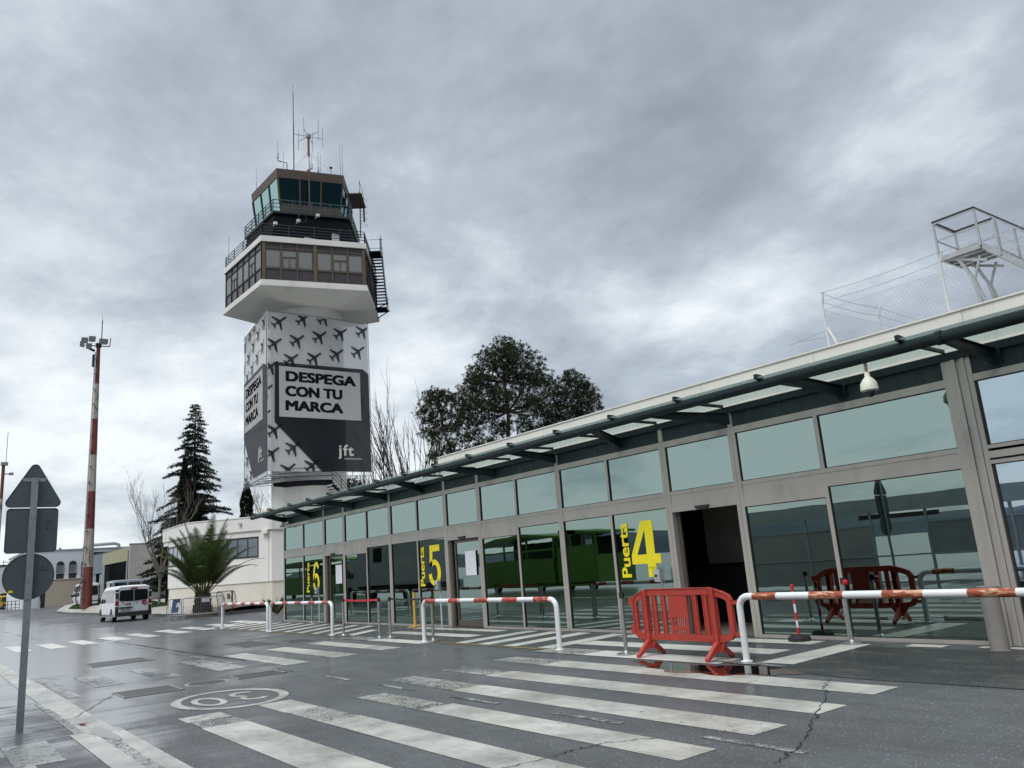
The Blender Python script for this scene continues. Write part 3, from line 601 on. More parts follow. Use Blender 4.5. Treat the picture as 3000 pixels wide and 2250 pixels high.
ce = MB(); ce.box(FX+.1, D+.07, 3.0, XE, 20, 3.1); ce.build('inner_ceiling', 'interior_dark', term)
pt = MB(); pt.box(-12.4, 15, 1.25, -7.5, 15.1, 2.99); pt.build('partition', 'interior_wall', term)
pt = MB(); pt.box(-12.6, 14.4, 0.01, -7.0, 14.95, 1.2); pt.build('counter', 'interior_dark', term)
# door numbers
def ngon_hole(mb, outer, fn):
    mb.quad([fn(u, v) for u, v in outer])
def glyph(ch):
    """unit box glyph pieces, condensed bold: list of convex quads"""
    q = []
    if ch == '4':
        q += [[(.0, .27), (.62, 1), (.62, .78), (.24, .27)][:], [(0, .27), (.24, .27), (.30, .27), (.0, .40)]]
        q = [[(.0, .40), (.0, .235), (.98, .235), (.98, .40)], [(.52, 0), (.82, 0), (.82, 1), (.52, 1)], [(.0, .40), (.22, .40), (.60, 1.0), (.40, 1.0)]]
        q[1] = [(.52, 0), (.80, 0), (.80, .235), (.52, .235)]; q.append([(.52, .40), (.80, .40), (.80, 1.0), (.52, 1.0)]); q[2] = [(.0, .40), (.20, .40), (.52, .84), (.52, 1.0), (.42, 1.0)]
    elif ch == '5':
        q = [[(.12, .84), (.93, .84), (.93, 1), (.12, 1)], [(.12, .84), (.09, .48), (.29, .48), (.36, .84)], [(.09, .48), (.29, .48), (.30, .55), (.10, .56)]]
        o_ = arc((.46, .315), .50, .325, 138, -172, 30); i_ = arc((.46, .315), .24, .20, 128, -176, 30)
        for k in range(30): q.append([o_[k], o_[k+1], i_[k+1], i_[k]])
    elif ch == '6':
        o_ = arc((.5, .31), .5, .31, 0, 360, 36); i_ = arc((.5, .31), .24, .18, 0, 360, 36)
        for k in range(36): q.append([o_[k], o_[k+1], i_[k+1], i_[k]])
        o_ = arc((.52, .55), .52, .45, 180, 35, 20); i_ = arc((.52, .55), .26, .32, 180, 38, 20)
        for k in range(20): q.append([o_[k], o_[k+1], i_[k+1], i_[k]])
        q.append([(0, .31), (.26, .31), (.26, .55), (0, .55)])
    return q
for ch, (nx0, nx1, nz0, nz1), (wx0, wx1, wz0, wz1) in (('4', (-12.12, -11.28, 1.12, 2.27), (-12.45, -12.17, 1.13, 2.27)), ('5', (-20.47, -19.78, 1.14, 2.29), (-20.96, -20.70, 1.13, 2.28)), ('6', (-28.95, -28.38, 1.08, 2.20), (-29.56, -29.30, 1.09, 2.20))):
    b = MB(); y = D-.018
    for q in glyph(ch): b.quad([(nx0+(nx1-nx0)*u, y, nz0+(nz1-nz0)*v) for u, v in q])
    b.build('door_number', 'sticker_yellow', term)
    b = MB(); heavy_text(b, 'Puerta', lambda u, v, o: (wx1-(v/.24)*(wx1-wx0), D-.0185-o, wz0+u*(wz1-wz0)), 0, 0, 1, .24, .011, .0006); b.build('door_lettering', 'sticker_yellow', term)
# canopy
YT, ZT = 10.94, 4.155
ct = MB(); ct.path([(FX-.20, YT, ZT), (-4.62, YT, ZT)], .085, 20); ct.path([(-4.66, YT, ZT), (-4.58, YT, ZT)], .10, 20); ct.path([(-4.62, YT, ZT), (XE, YT, ZT)], .085, 20)
can = ct.build('canopy', 'green_steel', term, smooth=True)
for (a, c) in ((-30.8, -31.45), (-27.9, -29.05), (-25.7, -25.4), (-22.6, -22.85), (-20.0, -20.6), (-17.3, -16.9), (-14.45, -14.35), (-11.6, -12.1), (-9.95, -9.22), (-6.95, -6.83), (-4.55, -4.45), (-1.6, -1.9), (1.5, 1.7), (4.6, 4.7)):
    b = MB(); p0 = Vector((a, YT, ZT-.03)); p1 = Vector((c, D-.07, 3.98)); dirv = (p1-p0); n_ = Vector((-dirv.y, dirv.x, 0)).normalized()
    for s_, hh in ((0, None),):
        b.faces([p0+Vector((0, 0, .05))-n_*.008, p0+Vector((0, 0, .05))+n_*.008, p0-Vector((0, 0, .05))+n_*.008, p0-Vector((0, 0, .05))-n_*.008,
                 p1+Vector((0, 0, .09))-n_*.008, p1+Vector((0, 0, .09))+n_*.008, p1-Vector((0, 0, .10))+n_*.008, p1-Vector((0, 0, .10))-n_*.008],
                [(0, 1, 2, 3), (4, 7, 6, 5), (0, 4, 5, 1), (1, 5, 6, 2), (2, 6, 7, 3), (3, 7, 4, 0)])
    b.bar(p0+Vector((0, 0, .055)), p1+Vector((0, 0, .095)), .09, .012); b.bar(p0-Vector((0, 0, .055)), p1-Vector((0, 0, .105)), .09, .012)
    b.box(c-.08, D-.08, 3.86, c+.08, D-.055, 4.09); b.build('bracket', 'green_steel', can)
fx = [-31.6, -29.75, -27.81, -26.11, -24.37, -22.79, -20.99, -19.35, -17.7, -16.06, -14.32, -12.65, -10.96, -9.25, -7.49, -5.12, -3.3, -1.6, .1, 1.8, 3.5, 5.2]
for x in fx:
    b = MB(); b.bar((x, YT+.0, ZT+.065), (x, D-.08, 4.212), .045, .05)
    b.faces([(x-.03, YT-.15, ZT+.08), (x+.03, YT-.15, ZT+.08), (x+.03, YT+.12, ZT+.05), (x-.03, YT+.12, ZT+.05), (x-.03, YT-.15, ZT+.16), (x+.03, YT-.15, ZT+.16), (x+.03, YT+.02, ZT+.145), (x-.03, YT+.02, ZT+.145)], [(0, 1, 2, 3), (4, 7, 6, 5), (0, 4, 5, 1), (1, 5, 6, 2), (2, 6, 7, 3), (3, 7, 4, 0)])
    b.build('rafter', 'green_steel', can)
for a, c in zip(fx[:-1], fx[1:]):
    b = MB(); b.faces([(a+.015, YT-.14, ZT+.093), (c-.015, YT-.14, ZT+.093), (c-.015, D-.02, 4.240), (a+.015, D-.02, 4.240), (a+.015, YT-.14, ZT+.105), (c-.015, YT-.14, ZT+.105), (c-.015, D-.02, 4.252), (a+.015, D-.02, 4.252)], [(0, 3, 2, 1), (4, 5, 6, 7), (0, 1, 5, 4), (1, 2, 6, 5), (2, 3, 7, 6), (3, 0, 4, 7)])
    b.build('glass_panel', 'canopy_glass', can)

# cameras on the terminal
dc = thing('dome_camera', 'cream dome security camera hanging on a rusty stem from the canopy tube', 'camera', (-5.71, YT, ZT-.08))
b = MB(); b.path([(-5.71, YT, ZT-.08), (-5.71, YT, 3.885)], .022, 12); b.build('stem', 'bark_grey', dc, True)
b = MB(); b.lathe([(.03, .27), (.035, .25), (.04, .20), (.085, .15), (.115, .10), (.122, .03), (.125, 0), (.10, -.015), (.09, -.02)][::-1], (-5.71, YT, 3.665), 28); b.build('housing', 'camera_white', dc, True)
b = MB(); b.lathe([(.082*math.cos(R(a)), -.082*math.sin(R(a))-.02) for a in range(0, 90, 10)]+[(.001, -.102)], (-5.71, YT, 3.665), 24); b.build('dome', 'van_glass', dc, True)
wc = thing('wall_camera', 'small white bullet camera at the left end of the glass front', 'camera', (-31.4, D-.2, 3.80))
b = MB(); b.path([(-31.35, D-.04, 3.86), (-31.42, D-.30, 3.84)], .05, 12); b.build('housing', 'camera_white', wc, True)
b = MB(); b.box(-31.5, D-.36, 3.70, -31.38, D-.16, 3.79); b.build('bracket', 'grey_plastic', wc)

# ------------------------------------------------------------------ street objects along the glass front
def rail(x0, x1, label, bands, style='tube_red', white='tube_white', y=9.57, cut=False):
    t = thing('barrier_rail', label, 'barrier rail', (x0, y, 0), 'striped tubular rails along the walkway')
    r_ = .048; H = .90; bend = .16; P = [(x0, y, 0)]
    for k in range(7): a = R(180-15*k); P.append((x0+bend+bend*math.cos(a), y, H-bend+bend*math.sin(a)))
    if not cut:
        for k in range(7): a = R(90-15*k); P.append((x1-bend+bend*math.cos(a), y, H-bend+bend*math.sin(a)))
        P.append((x1, y, 0))
    else: P += [(x1, y, H)]
    b = MB(); b.path(P, r_, 16); b.build('rail_tube', white, t, True)
    for a, c in bands:
        b = MB(); b.path([(a, y, H), (c, y, H)], r_+.0018, 16, caps=False); b.build('red_band', style, t, True)
    for x in ((x0,) if cut else (x0, x1)):
        b = MB(); b.lathe([(.085, 0.008), (.085, .02), (.06, .028)], (x, y, 0), 14); b.build('foot_plate', 'tube_white', t)
    return t
rail(-31.28, -26.48, 'farthest red and white tubular rail, beside the fenced palm', [(-31.0+.97*k, -30.55+.97*k) for k in range(5)])
rail(-26.21, -21.41, 'second striped tubular rail, in front of door 6', [(-26.02, -25.70), (-25.08, -24.60), (-24.06, -23.56), (-23.01, -22.54), (-22.03, -21.58)])
rail(-16.38, -11.56, 'striped tubular rail with peeling red paint in front of door 5', [(-16.22, -15.76), (-15.21, -14.76), (-14.21, -13.71), (-13.21, -12.70), (-12.19, -11.74)])
t = rail(-7.45, 3.0, 'nearest striped tubular rail with rusty bands, standing in the puddle beside the red barrier', [(-7.19, -6.80), (-6.29, -5.80)], 'tube_rust', cut=True)
for a, c in ((-5.28, -4.78), (-4.28, -3.78), (-3.28, -2.78)):
    b = MB(); b.path([(a, 9.57, .9), (c, 9.57, .9)], .0498, 16, caps=False); b.build('red_band', 'tube_rust', t, True)
blob('broken_asphalt', 'paint_worn', (-7.35, 9.45), .45, .14, .0115, rough=.5)

def stanchion(x, y, label, belt=None):
    t = thing('belt_post', label, 'belt post', (x, y, 0), 'steel queue posts')
    b = MB(); b.lathe([(.165, 0.012), (.165, .022), (.13, .035), (.05, .045), (.036, .06), (.034, .07)], (x, y, 0), 28); b.build('base', 'steel', t, True)
    b = MB(); b.path([(x, y, .05), (x, y, .90)], .0325, 18); b.build('tube', 'steel', t, True)
    b = MB(); b.path([(x, y, .90), (x, y, 1.0)], .0335, 18); b.box(x+.02, y-.022, .915, x+.055, y+.022, .985); b.build('belt_head', 'black_plastic', t)
    if belt:
        b = MB(); n = 8
        for k in range(n):
            u, v = k/n, (k+1)/n; sg = lambda q: -.05*math.sin(math.pi*q)*.4
            xa, xb = x+.05+(belt[0]-x-.08)*u, x+.05+(belt[0]-x-.08)*v; ya, yb = y+(belt[1]-y)*u, y+(belt[1]-y)*v
            b.faces([(xa, ya-.001, .93+sg(u)), (xb, yb-.001, .93+sg(v)), (xb, yb-.001, .975+sg(v)), (xa, ya-.001, .975+sg(u)), (xa, ya+.001, .93+sg(u)), (xb, yb+.001, .93+sg(v)), (xb, yb+.001, .975+sg(v)), (xa, ya+.001, .975+sg(u))], [(0, 1, 2, 3), (4, 7, 6, 5), (0, 4, 5, 1), (3, 2, 6, 7)])
        b.build('belt', belt[2], t)
    return t
stanchion(-20.79, 9.62, 'steel queue post holding the left end of the red belt', (-18.63, 9.59, 'tape_red'))
stanchion(-18.63, 9.59, 'steel queue post at the right end of the red belt')
stanchion(-18.34, 9.74, 'steel queue post with a black belt, beside the red belt', (-16.17, 9.68, 'black_plastic'))
stanchion(-16.17, 9.68, 'steel queue post against the left leg of the rail before door 5')
stanchion(-9.83, 9.55, 'steel queue post just left of the red plastic barrier')
stanchion(-28.48, 11.94, 'steel queue post against the glass under the number 6')
t = stanchion(-7.14, 11.79, 'steel queue post with a red clip, against the glass behind the rusty rail')
b = MB(); b.lathe([(.0, -.05), (.04, -.02), (.045, .02), (.0, .05)], (-7.07, 11.75, .93), 10); b.build('red_clip', 'red_gloss', t, True)
yp = thing('yellow_post', 'short yellow post on a base plate before the glass left of door 5', 'post', (-20.87, 11.9, 0))
b = MB(); b.path([(-20.87, 11.9, .0), (-20.87, 11.9, .98)], .042, 14); b.build('tube', 'yellow_post', yp, True)
b = MB(); b.box(-21.05, 11.74, .008, -20.69, 12.06, .022); b.build('base_plate', 'yellow_post', yp)
def dispenser(x, y, label):
    t = thing('gel_dispenser', label, 'dispenser', (x, y, 0), 'hand gel dispensers at the doors')
    b = MB(); b.path([(x, y, .01), (x, y, 1.12)], .024, 12); b.build('post', 'grey_plastic', t, True)
    b = MB(); b.box(x-.16, y-.13, .008, x+.16, y+.13, .02); b.build('base_plate', 'galvanised', t)
    b = MB(); b.box(x-.065, y-.13, 1.04, x+.065, y-.03, 1.27); b.box(x-.05, y-.15, 1.09, x+.05, y-.13, 1.2); b.build('bottle_holder', 'grey_plastic', t)
    b = MB(); b.box(x-.035, y-.153, 1.12, x+.035, y-.151, 1.18); b.build('badge', 'sign_print', t)
    b = MB(); P = [(-.02, 1.02), (.0, 1.25), (-.03, 1.31), (-.12, 1.34), (-.24, 1.335), (-.30, 1.30)]
    for (a, c), (d, e) in zip(P[:-1], P[1:]): b.quad([(x-.11, y+a, c), (x+.11, y+a, c), (x+.11, y+d, e), (x-.11, y+d, e)])
    for s_ in (-.11, .11): b.quad([(x+s_, y-.02, 1.02), (x+s_, y, 1.25), (x+s_, y-.12, 1.33), (x+s_, y-.14, 1.06)])
    b.build('splash_hood', 'clear_plastic', t)
dispenser(-11.17, 12.02, 'hand gel dispenser on a grey post between the number 4 and the open door')
dispenser(-19.51, 11.98, 'hand gel dispenser on a grey post beside the number 5')
dispenser(-27.90, 11.98, 'hand gel dispenser on a grey post beside the number 6')
cp = thing('chain_post', 'thin red and white post on a black rubber base behind the rusty rail', 'post', (-8.12, 11.87, 0))
b = MB(); b.lathe([(.185, .008), (.185, .06), (.14, .10), (.03, .105)], (-8.12, 11.87, 0), 8); b.build('base', 'rubber', cp)
b = MB(); b.path([(-8.12, 11.87, .09), (-8.12, 11.87, .86)], .020, 12); b.build('tube', 'tube_white', cp, True)
for z in (.10, .34, .60, .80):
    b = MB(); b.path([(-8.12, 11.87, z), (-8.12, 11.87, z+.12)], .0215, 12); b.build('red_band', 'red_gloss', cp, True)
b = MB(); b.lathe([(.03, .0), (.032, .04), (.02, .055)], (-8.12, 11.87, .86), 12); b.build('cap', 'red_gloss', cp, True)
bo = MB(); bo.lathe([(.125, 0), (.118, .006), (.118, .80), (.135, .80), (.135, .83), (.12, .835)], (-4.97, 11.70, 0), 28)
tag(bo.build('bollard', 'bollard_grey', smooth=True, loc=(-4.97, 11.70, 0)), 'thick dented grey metal bollard before the grooved end post of the glass front', 'bollard')
# red plastic crowd barrier
rb = thing('plastic_barrier', 'red plastic crowd barrier on two splayed feet before the open door 4', 'barrier', (-8.58, 9.57, 0))
y = 9.57
def rbx(u, v, d): return (u, y+d, v)
b = MB()
outer = [(-9.58, .35), (-9.52, .29), (-9.42, .26), (-7.78, .26), (-7.64, .30), (-7.57, .38), (-7.57, .86), (-7.62, .93), (-7.74, .98), (-7.98, 1.04), (-9.22, 1.04), (-9.40, .99), (-9.54, .92), (-9.58, .86)]
inner = [(-9.49, .40), (-9.46, .37), (-9.40, .355), (-7.80, .355), (-7.70, .37), (-7.66, .41), (-7.66, .82), (-7.69, .86), (-7.78, .89), (-8.0, .935), (-9.20, .935), (-9.34, .90), (-9.46, .855), (-9.49, .82)]
for i in range(14):
    j = (i+1) % 14; b.prism([outer[i], outer[j], inner[j], inner[i]], rbx, -.025, .025)
def inset(P, k): return [((p[0]+8.575)*k-8.575, (p[1]-.65)*k+.65) for p in P]
o2 = inset(outer, 1.0); i2 = inset(outer, .972)
for i in range(14):
    j = (i+1) % 14; b.prism([o2[i], o2[j], i2[j], i2[i]], rbx, -.038, -.0255)
b.build('frame', 'red_plastic', rb)
for x0, x1 in ((-9.15, -9.06), (-8.95, -8.87), (-8.31, -8.23), (-8.11, -8.03)): b = MB(); b.box(x0, y-.02, .356, x1, y+.02, .934); b.box(x0+.005, y-.032, .356, x0+.02, y-.0205, .934); b.build('bar', 'red_plastic', rb)
b = MB(); b.box(-8.80, y-.018, .66, -8.42, y+.018, .934); b.build('panel', 'red_plastic', rb)
b = MB(); b.box(-8.81, y-.024, .60, -8.41, y-.002, .659); b.box(-8.79, y-.024, .356, -8.74, y-.004, .60); b.box(-8.46, y-.024, .356, -8.42, y-.004, .60)
for k in range(7): b.box(-8.735+.039*k, y-.02, .47, -8.718+.039*k, y-.004, .60); b.box(-8.735+.039*k, y-.02, .356, -8.718+.039*k, y-.004, .425)
b.box(-8.739, y-.022, .425, -8.461, y-.004, .47); b.build('grille', 'red_plastic', rb)
for xc in (-9.29, -7.92):
    b = MB(); b.box(xc-.055, y-.045, .18, xc+.055, y-.0385, 1.02); b.box(xc-.05, y-.055, .12, xc-.035, y+.04, 1.02); b.box(xc+.035, y-.055, .12, xc+.05, y+.04, 1.02)
    for sgn in (-1, 1):
        b.faces([(xc-.035, y+sgn*.02, .28), (xc+.035, y+sgn*.02, .28), (xc+.035, y+sgn*.02, .15), (xc-.035, y+sgn*.02, .15), (xc-.03, y+sgn*.30, .055), (xc+.03, y+sgn*.30, .055), (xc+.03, y+sgn*.30, .005), (xc-.03, y+sgn*.30, .005)], [(0, 1, 2, 3), (4, 7, 6, 5), (0, 4, 5, 1), (1, 5, 6, 2), (2, 6, 7, 3), (3, 7, 4, 0)])
    b.prism([(xc-.16, .26), (xc+.16, .26), (xc+.05, .12), (xc-.05, .12)], rbx, -.018, .018)
    b.build('foot', 'red_plastic', rb)
for z in (.50, .93):
    b = MB(); b.box(-9.64, y-.03, z-.16, -9.585, y+.03, z-.02); b.box(-9.67, y-.02, z-.12, -9.64, y+.02, z-.09); b.box(-9.67, y-.02, z-.07, -9.64, y+.02, z-.04); b.build('coupling', 'red_plastic', rb)
for z in (.38, .82):
    b = MB(); b.box(-7.57, y-.03, z-.03, -7.45, y+.03, z+.02); b.box(-7.47, y-.035, z-.045, -7.44, y+.035, z+.04); b.build('coupling', 'red_plastic', rb)

# road sign seen from behind
rs = thing('road_sign', 'galvanised post with a triangular, a square and a round traffic sign seen from behind', 'road sign', (-12.30, 1.27, 0))
b = MB(); b.box(-12.32, 1.225, 0, -12.28, 1.305, 3.19); b.build('post', 'galvanised', rs)
def rounded(poly, r_, n=6):
    out = []; m_ = len(poly)
    for i in range(m_):
        a, c, d = Vector(poly[i-1]), Vector(poly[i]), Vector(poly[(i+1) % m_]); u, v = (a-c).normalized(), (d-c).normalized()
        ang = u.angle(v); t_ = r_/math.tan(ang/2); cc_ = c+(u+v).normalized()*r_/math.sin(ang/2); s_ = c+u*t_; e_ = c+v*t_
        a0 = math.atan2(s_.y-cc_.y, s_.x-cc_.x); a1 = math.atan2(e_.y-cc_.y, e_.x-cc_.x); da = (a1-a0+math.pi) % (2*math.pi)-math.pi
        for k in range(n+1): out.append((cc_.x+r_*math.cos(a0+da*k/n), cc_.y+r_*math.sin(a0+da*k/n)))
    return out
sf = lambda u, v, d: (-12.325-d, u, v)
tri = rounded([(.90, 2.80), (1.265, 3.44), (1.63, 2.80)], .06); sq = rounded([(.965, 2.20), (1.565, 2.20), (1.565, 2.785), (.965, 2.785)], .045, 5)
circ = [(1.262+.297*math.cos(2*math.pi*k/40), 1.895+.297*math.sin(2*math.pi*k/40)) for k in range(40)]
for nm, poly, lb in (('triangular_plate', tri, 'grey back of the triangular sign'), ('square_plate', sq, 'grey back of the square sign with small printing'), ('round_plate', circ, 'grey back of the round sign with a small yellow sticker')):
    b = MB(); b.prism(poly, sf, 0, .022); o = b.build(nm, 'sign_back', rs); tag(o, lb)
    cxx = sum(p[0] for p in poly)/len(poly); czz = sum(p[1] for p in poly)/len(poly); P2 = [((p[0]-cxx)*.975+cxx, (p[1]-czz)*.975+czz) for p in poly]
    b = MB()
    for i in range(len(poly)): j = (i+1) % len(poly); b.prism([poly[i], poly[j], P2[j], P2[i]], sf, -.006, -.0002)
    b.build('rim', 'sign_back', o)
    if nm != 'triangular_plate': pass
b = MB(); b.box(-12.3235, 1.13, 3.145, -12.32, 1.40, 3.19); b.build('cross_bar', 'galvanised', rs)
b = MB(); b.box(-12.336, 1.20, 1.60, -12.275, 1.33, 1.612); b.box(-12.336, 1.19, 1.60, -12.326, 1.225, 1.64); b.box(-12.336, 1.305, 1.60, -12.326, 1.34, 1.64); b.build('clamp', 'galvanised', rs)
b = MB()
for z in (2.37, 2.65):
    for yy in (1.245, 1.285): b.path([(-12.2795, yy, z), (-12.274, yy, z)], .006, 8)
b.build('rivets', 'black_plastic', rs)
pr = MB(); fnp = lambda x0, z0: (lambda u, v: (-12.3185, x0+u, z0+v))
for (yy, zz, wd, h) in ((1.42, 2.60, .075, .018), (1.39, 2.572, .13, .006), (1.42, 2.545, .05, .005), (1.425, 2.50, .03, .022), (1.41, 2.482, .07, .004), (1.40, 2.00, .03, .02), (1.37, 1.975, .11, .006), (1.365, 1.955, .12, .008), (1.41, 2.86, .06, .012)): pr.box(-12.3247, yy, zz, -12.3238, yy+wd, zz+h)
pr.build('printing', 'sign_print', rs)
st_ = MB(); st_.box(-12.3247, 1.045, 1.70, -12.3238, 1.095, 1.728); st_.build('sticker', 'sticker_yellow', rs)

# ------------------------------------------------------------------ roof fence and platform stair on the terminal roof
RZ = 4.70
def chainlink(name, pts, zt, label, group):
    t = thing(name, label, 'fence', (pts[0][0], pts[0][1], RZ), group)
    ln = []; tot = 0
    for (x0, y0), (x1, y1) in zip(pts[:-1], pts[1:]):
        dl = math.hypot(x1-x0, y1-y0); w_ = MB(); z0, z1 = RZ+.05, zt-.42; hh = z1-z0; s_ = .115; u = -hh
        fnw = lambda q, z: (x0+(x1-x0)*q/dl, y0+(y1-y0)*q/dl, z)
        while u < dl:
            for sg in (0, 1):
                a, c = u, u+hh; za, zb = (z0, z1) if sg == 0 else (z1, z0)
                if a < 0: za = za+(zb-za)*(-a/hh); a = 0
                if c > dl: zb = zb-(zb-za)*((c-dl)/(c-a)); c = dl
                if c-a > .02: w_.path([fnw(a, za), fnw(c, zb)], .0019, 3, False)
            u += s_
        for z in (z0, z1, (z0+z1)/2): w_.path([fnw(0, z), fnw(dl, z)], .004, 4, False)
        w_.build('mesh_panel', 'aluminium', t)
        w_ = MB()
        for zz, yo in ((zt-.22, .06), (zt-.03, .16)):
            P = [Vector(fnw(dl*k/14, zz-.05*math.sin(math.pi*(k % 14)/14)))+Vector((.5*yo, -.9*yo, 0)) for k in range(15)]; w_.path(P, .004, 4, False)
            for k in range(30):
                q = dl*(k+.5)/30; P0 = Vector(fnw(q, zz-.05*math.sin(math.pi*q/dl)))+Vector((.5*yo, -.9*yo, 0)); w_.path([P0-Vector((.02, 0, .02)), P0+Vector((.02, 0, .02))], .003, 3, False)
        w_.build('barbed_wire', 'galvanised', t)
    for (x, y_) in pts:
        b = MB(); b.path([(x, y_, RZ), (x, y_, zt-.30), (x+.02, y_-.03, zt-.25), (x+.13, y_-.10, zt)], .028, 10); b.build('post', 'tube_white', t, True)
    return t
fe = chainlink('roof_fence', [(-9.65, 25.0), (-9.65, 19.6), (-9.65, 17.0), (-6.88, 17.0), (-4.1, 17.0), (-1.3, 17.0), (1.5, 17.0), (4.3, 17.0)], 7.36, 'white post chain link fence with barbed wire on the terminal roof', None)
b = MB(); b.path([(-9.65, 17.04, 6.5), (-9.2, 18.2, RZ)], .022, 8); b.path([(-9.62, 17.0, 6.5), (-8.95, 17.0, RZ)], .022, 8)
b.build('brace', 'tube_white', fe, True)
b = MB()
for z, d in ((4.9, -.95), (5.15, -.7), (5.42, -.95), (5.62, -.5), (5.95, -1.05), (6.25, -.7), (6.42, -1.0)): b.path([(-9.65, 17, z+.02), (-9.65+d, 16.95, z+rnd.uniform(-.1, .1))], .006, 5)
b.build('spike', 'galvanised', fe)
ps = thing('platform_stair', 'aluminium platform stair with black topped handrails on the terminal roof', 'stair', (-7.6, 20.5, RZ))
X0, X1, Y0, Y1, ZF, ZH = -8.07, -7.08, 20.0, 21.2, 8.22, 9.2
b = MB(); b.box(X0, Y0, ZF-.06, X1, Y0+.05, ZF+.06); b.box(X0, Y1-.05, ZF-.06, X1, Y1, ZF+.06); b.box(X0, Y0+.05, ZF-.06, X0+.05, Y1-.05, ZF+.06)
for k in range(22): b.box(X0+.05+k*.042, Y0+.05, ZF-.01, X0+.08+k*.042, Y1-.05, ZF+.02)
for k in range(3): b.box(X0+.05, Y0+.2+k*.35, ZF-.055, X1, Y0+.26+k*.35, ZF-.012)
b.build('platform', 'aluminium', ps)
b = MB(); EX, EZ = X1+3.3, ZH-3.35
for yy in (Y0, Y1): b.bar((X0 if True else X1, yy, ZH), (X1, yy, ZH), .06, .035); b.bar((X1, yy, ZH), (EX, yy, EZ), .06, .035)
b.bar((X0, Y0, ZH), (X0, Y1, ZH), .06, .035); b.build('handrail_grip', 'black_plastic', ps)
b = MB()
for yy in (Y0, Y1):
    b.bar((X0, yy, ZH-.05), (X1, yy, ZH-.05), .035); b.bar((X1, yy, ZH-.05), (EX, yy, EZ-.05), .035); b.bar((X0, yy, ZH-.5), (X1, yy, ZH-.5), .03); b.bar((X1, yy, ZH-.5), (EX, yy, EZ-.5), .03)
    b.bar((X1-.02, yy, ZF), (X1-.02, yy, ZH-.05), .05); b.bar((X0, yy, ZF), (X0, yy, ZH-.05), .045); b.bar((X1+.35, yy, ZF-.4), (X1+.35, yy, ZH-.45), .05)
b.bar((X0, Y0, ZH-.05), (X0, Y1, ZH-.05), .035); b.bar((X0, Y0, ZH-.5), (X0, Y1, ZH-.5), .03); b.build('guard_rail', 'aluminium', ps)
b = MB()
for yy in (Y0+.02, Y1-.02): b.bar((X1, yy, ZF), (EX, yy, EZ-1.0), .04, .13)
for k in range(14):
    u = (k+.7)/14; xx = X1+(EX-X1)*u; zz = ZF+(EZ-1.0-ZF)*u; b.box(xx-.12, Y0+.05, zz-.02, xx+.12, Y1-.05, zz+.02)
b.build('flight', 'aluminium', ps)
for yy in (Y0+.15, Y1-.15):
    b = MB(); b.bar((X0+.35, yy, ZF-.06), (X0+.62, yy, ZF-.75), .07, .07); b.bar((X0+.60, yy, ZF-.7), (X0+.9, yy, RZ), .08, .08); b.bar((X0+.62, yy, ZF-.7), (X0+1.25, yy, RZ), .06, .06); b.bar((X0+.3, yy, ZF-.1), (X1, yy, ZF-.35), .06, .06); b.bar((X0+.62, yy, ZF-.74), (X0+.85, yy, ZF-.2), .05); b.build('leg', 'aluminium', ps)

# ------------------------------------------------------------------ white side building with ribbon windows
wb = thing('side_building', 'low white rendered building with a ribbon of dark windows behind the palm', 'building', (-57.9, 15.4, 0))
P0 = Vector((-57.9, 15.4, 0)); P1 = Vector((-52.5, 20.1, 0)); dg_ = (P1-P0).normalized(); ndg = Vector((dg_.y, -dg_.x, 0)); EP = P0+dg_*6.28
plan = [Vector((-63.4, 15.4, 0)), P0, EP, EP+Vector((1.5, 9.0, 0)), Vector((-48, 40, 0)), Vector((-63.4, 40, 0))]
def ringbox(mb, P, z0, z1):
    mb.faces([(p.x, p.y, z0) for p in P]+[(p.x, p.y, z1) for p in P], [tuple(range(len(P)))[::-1], tuple(range(len(P), 2*len(P)))]+[(i, (i+1) % len(P), len(P)+(i+1) % len(P), len(P)+i) for i in range(len(P))])
def grow(P, d):
    out = []; n = len(P)
    for i in range(n):
        a = (P[i]-P[i-1]).normalized(); c = (P[(i+1) % n]-P[i]).normalized(); na = Vector((a.y, -a.x, 0)); nc = Vector((c.y, -c.x, 0)); k = (na+nc); k = k/(1+na.dot(nc)); out.append(P[i]+k*d)
    return out
b = MB(); ringbox(b, plan, 1.62, 5.2); b.build('wall', 'white_wall', wb)
b = MB(); ringbox(b, grow(plan, -.07), -.2, 1.62); b.build('plinth', 'lower_wall', wb)
b = MB(); q = list(plan); q[0] = Vector((-64.6, 15.4, 0)); q[5] = Vector((-64.6, 40, 0)); ringbox(b, grow(q, .12), 5.06, 5.96); ringbox(b, grow(q, .16), 5.96, 6.02); b.build('fascia', 'white_wall', wb)
b = MB(); b.box(-64.7, 15.35, 4.75, -63.42, 15.75, 5.06); b.build('corner_beam', 'white_wall', wb)
def dpt(s_, z, o=0.0): p_ = P0+dg_*s_+ndg*o; return (p_.x, p_.y, z)
def dbox(mb, s0, s1, z0, z1, o0, o1):
    mb.faces([dpt(s0, z0, o0), dpt(s1, z0, o0), dpt(s1, z0, o1), dpt(s0, z0, o1), dpt(s0, z1, o0), dpt(s1, z1, o0), dpt(s1, z1, o1), dpt(s0, z1, o1)], [(0, 3, 2, 1), (4, 5, 6, 7), (0, 1, 5, 4), (1, 2, 6, 5), (2, 3, 7, 6), (3, 0, 4, 7)])
b = MB(); dbox(b, 5.65, 6.07, 4.80, 5.06, .0, .3); b.build('corbel', 'white_wall', wb)
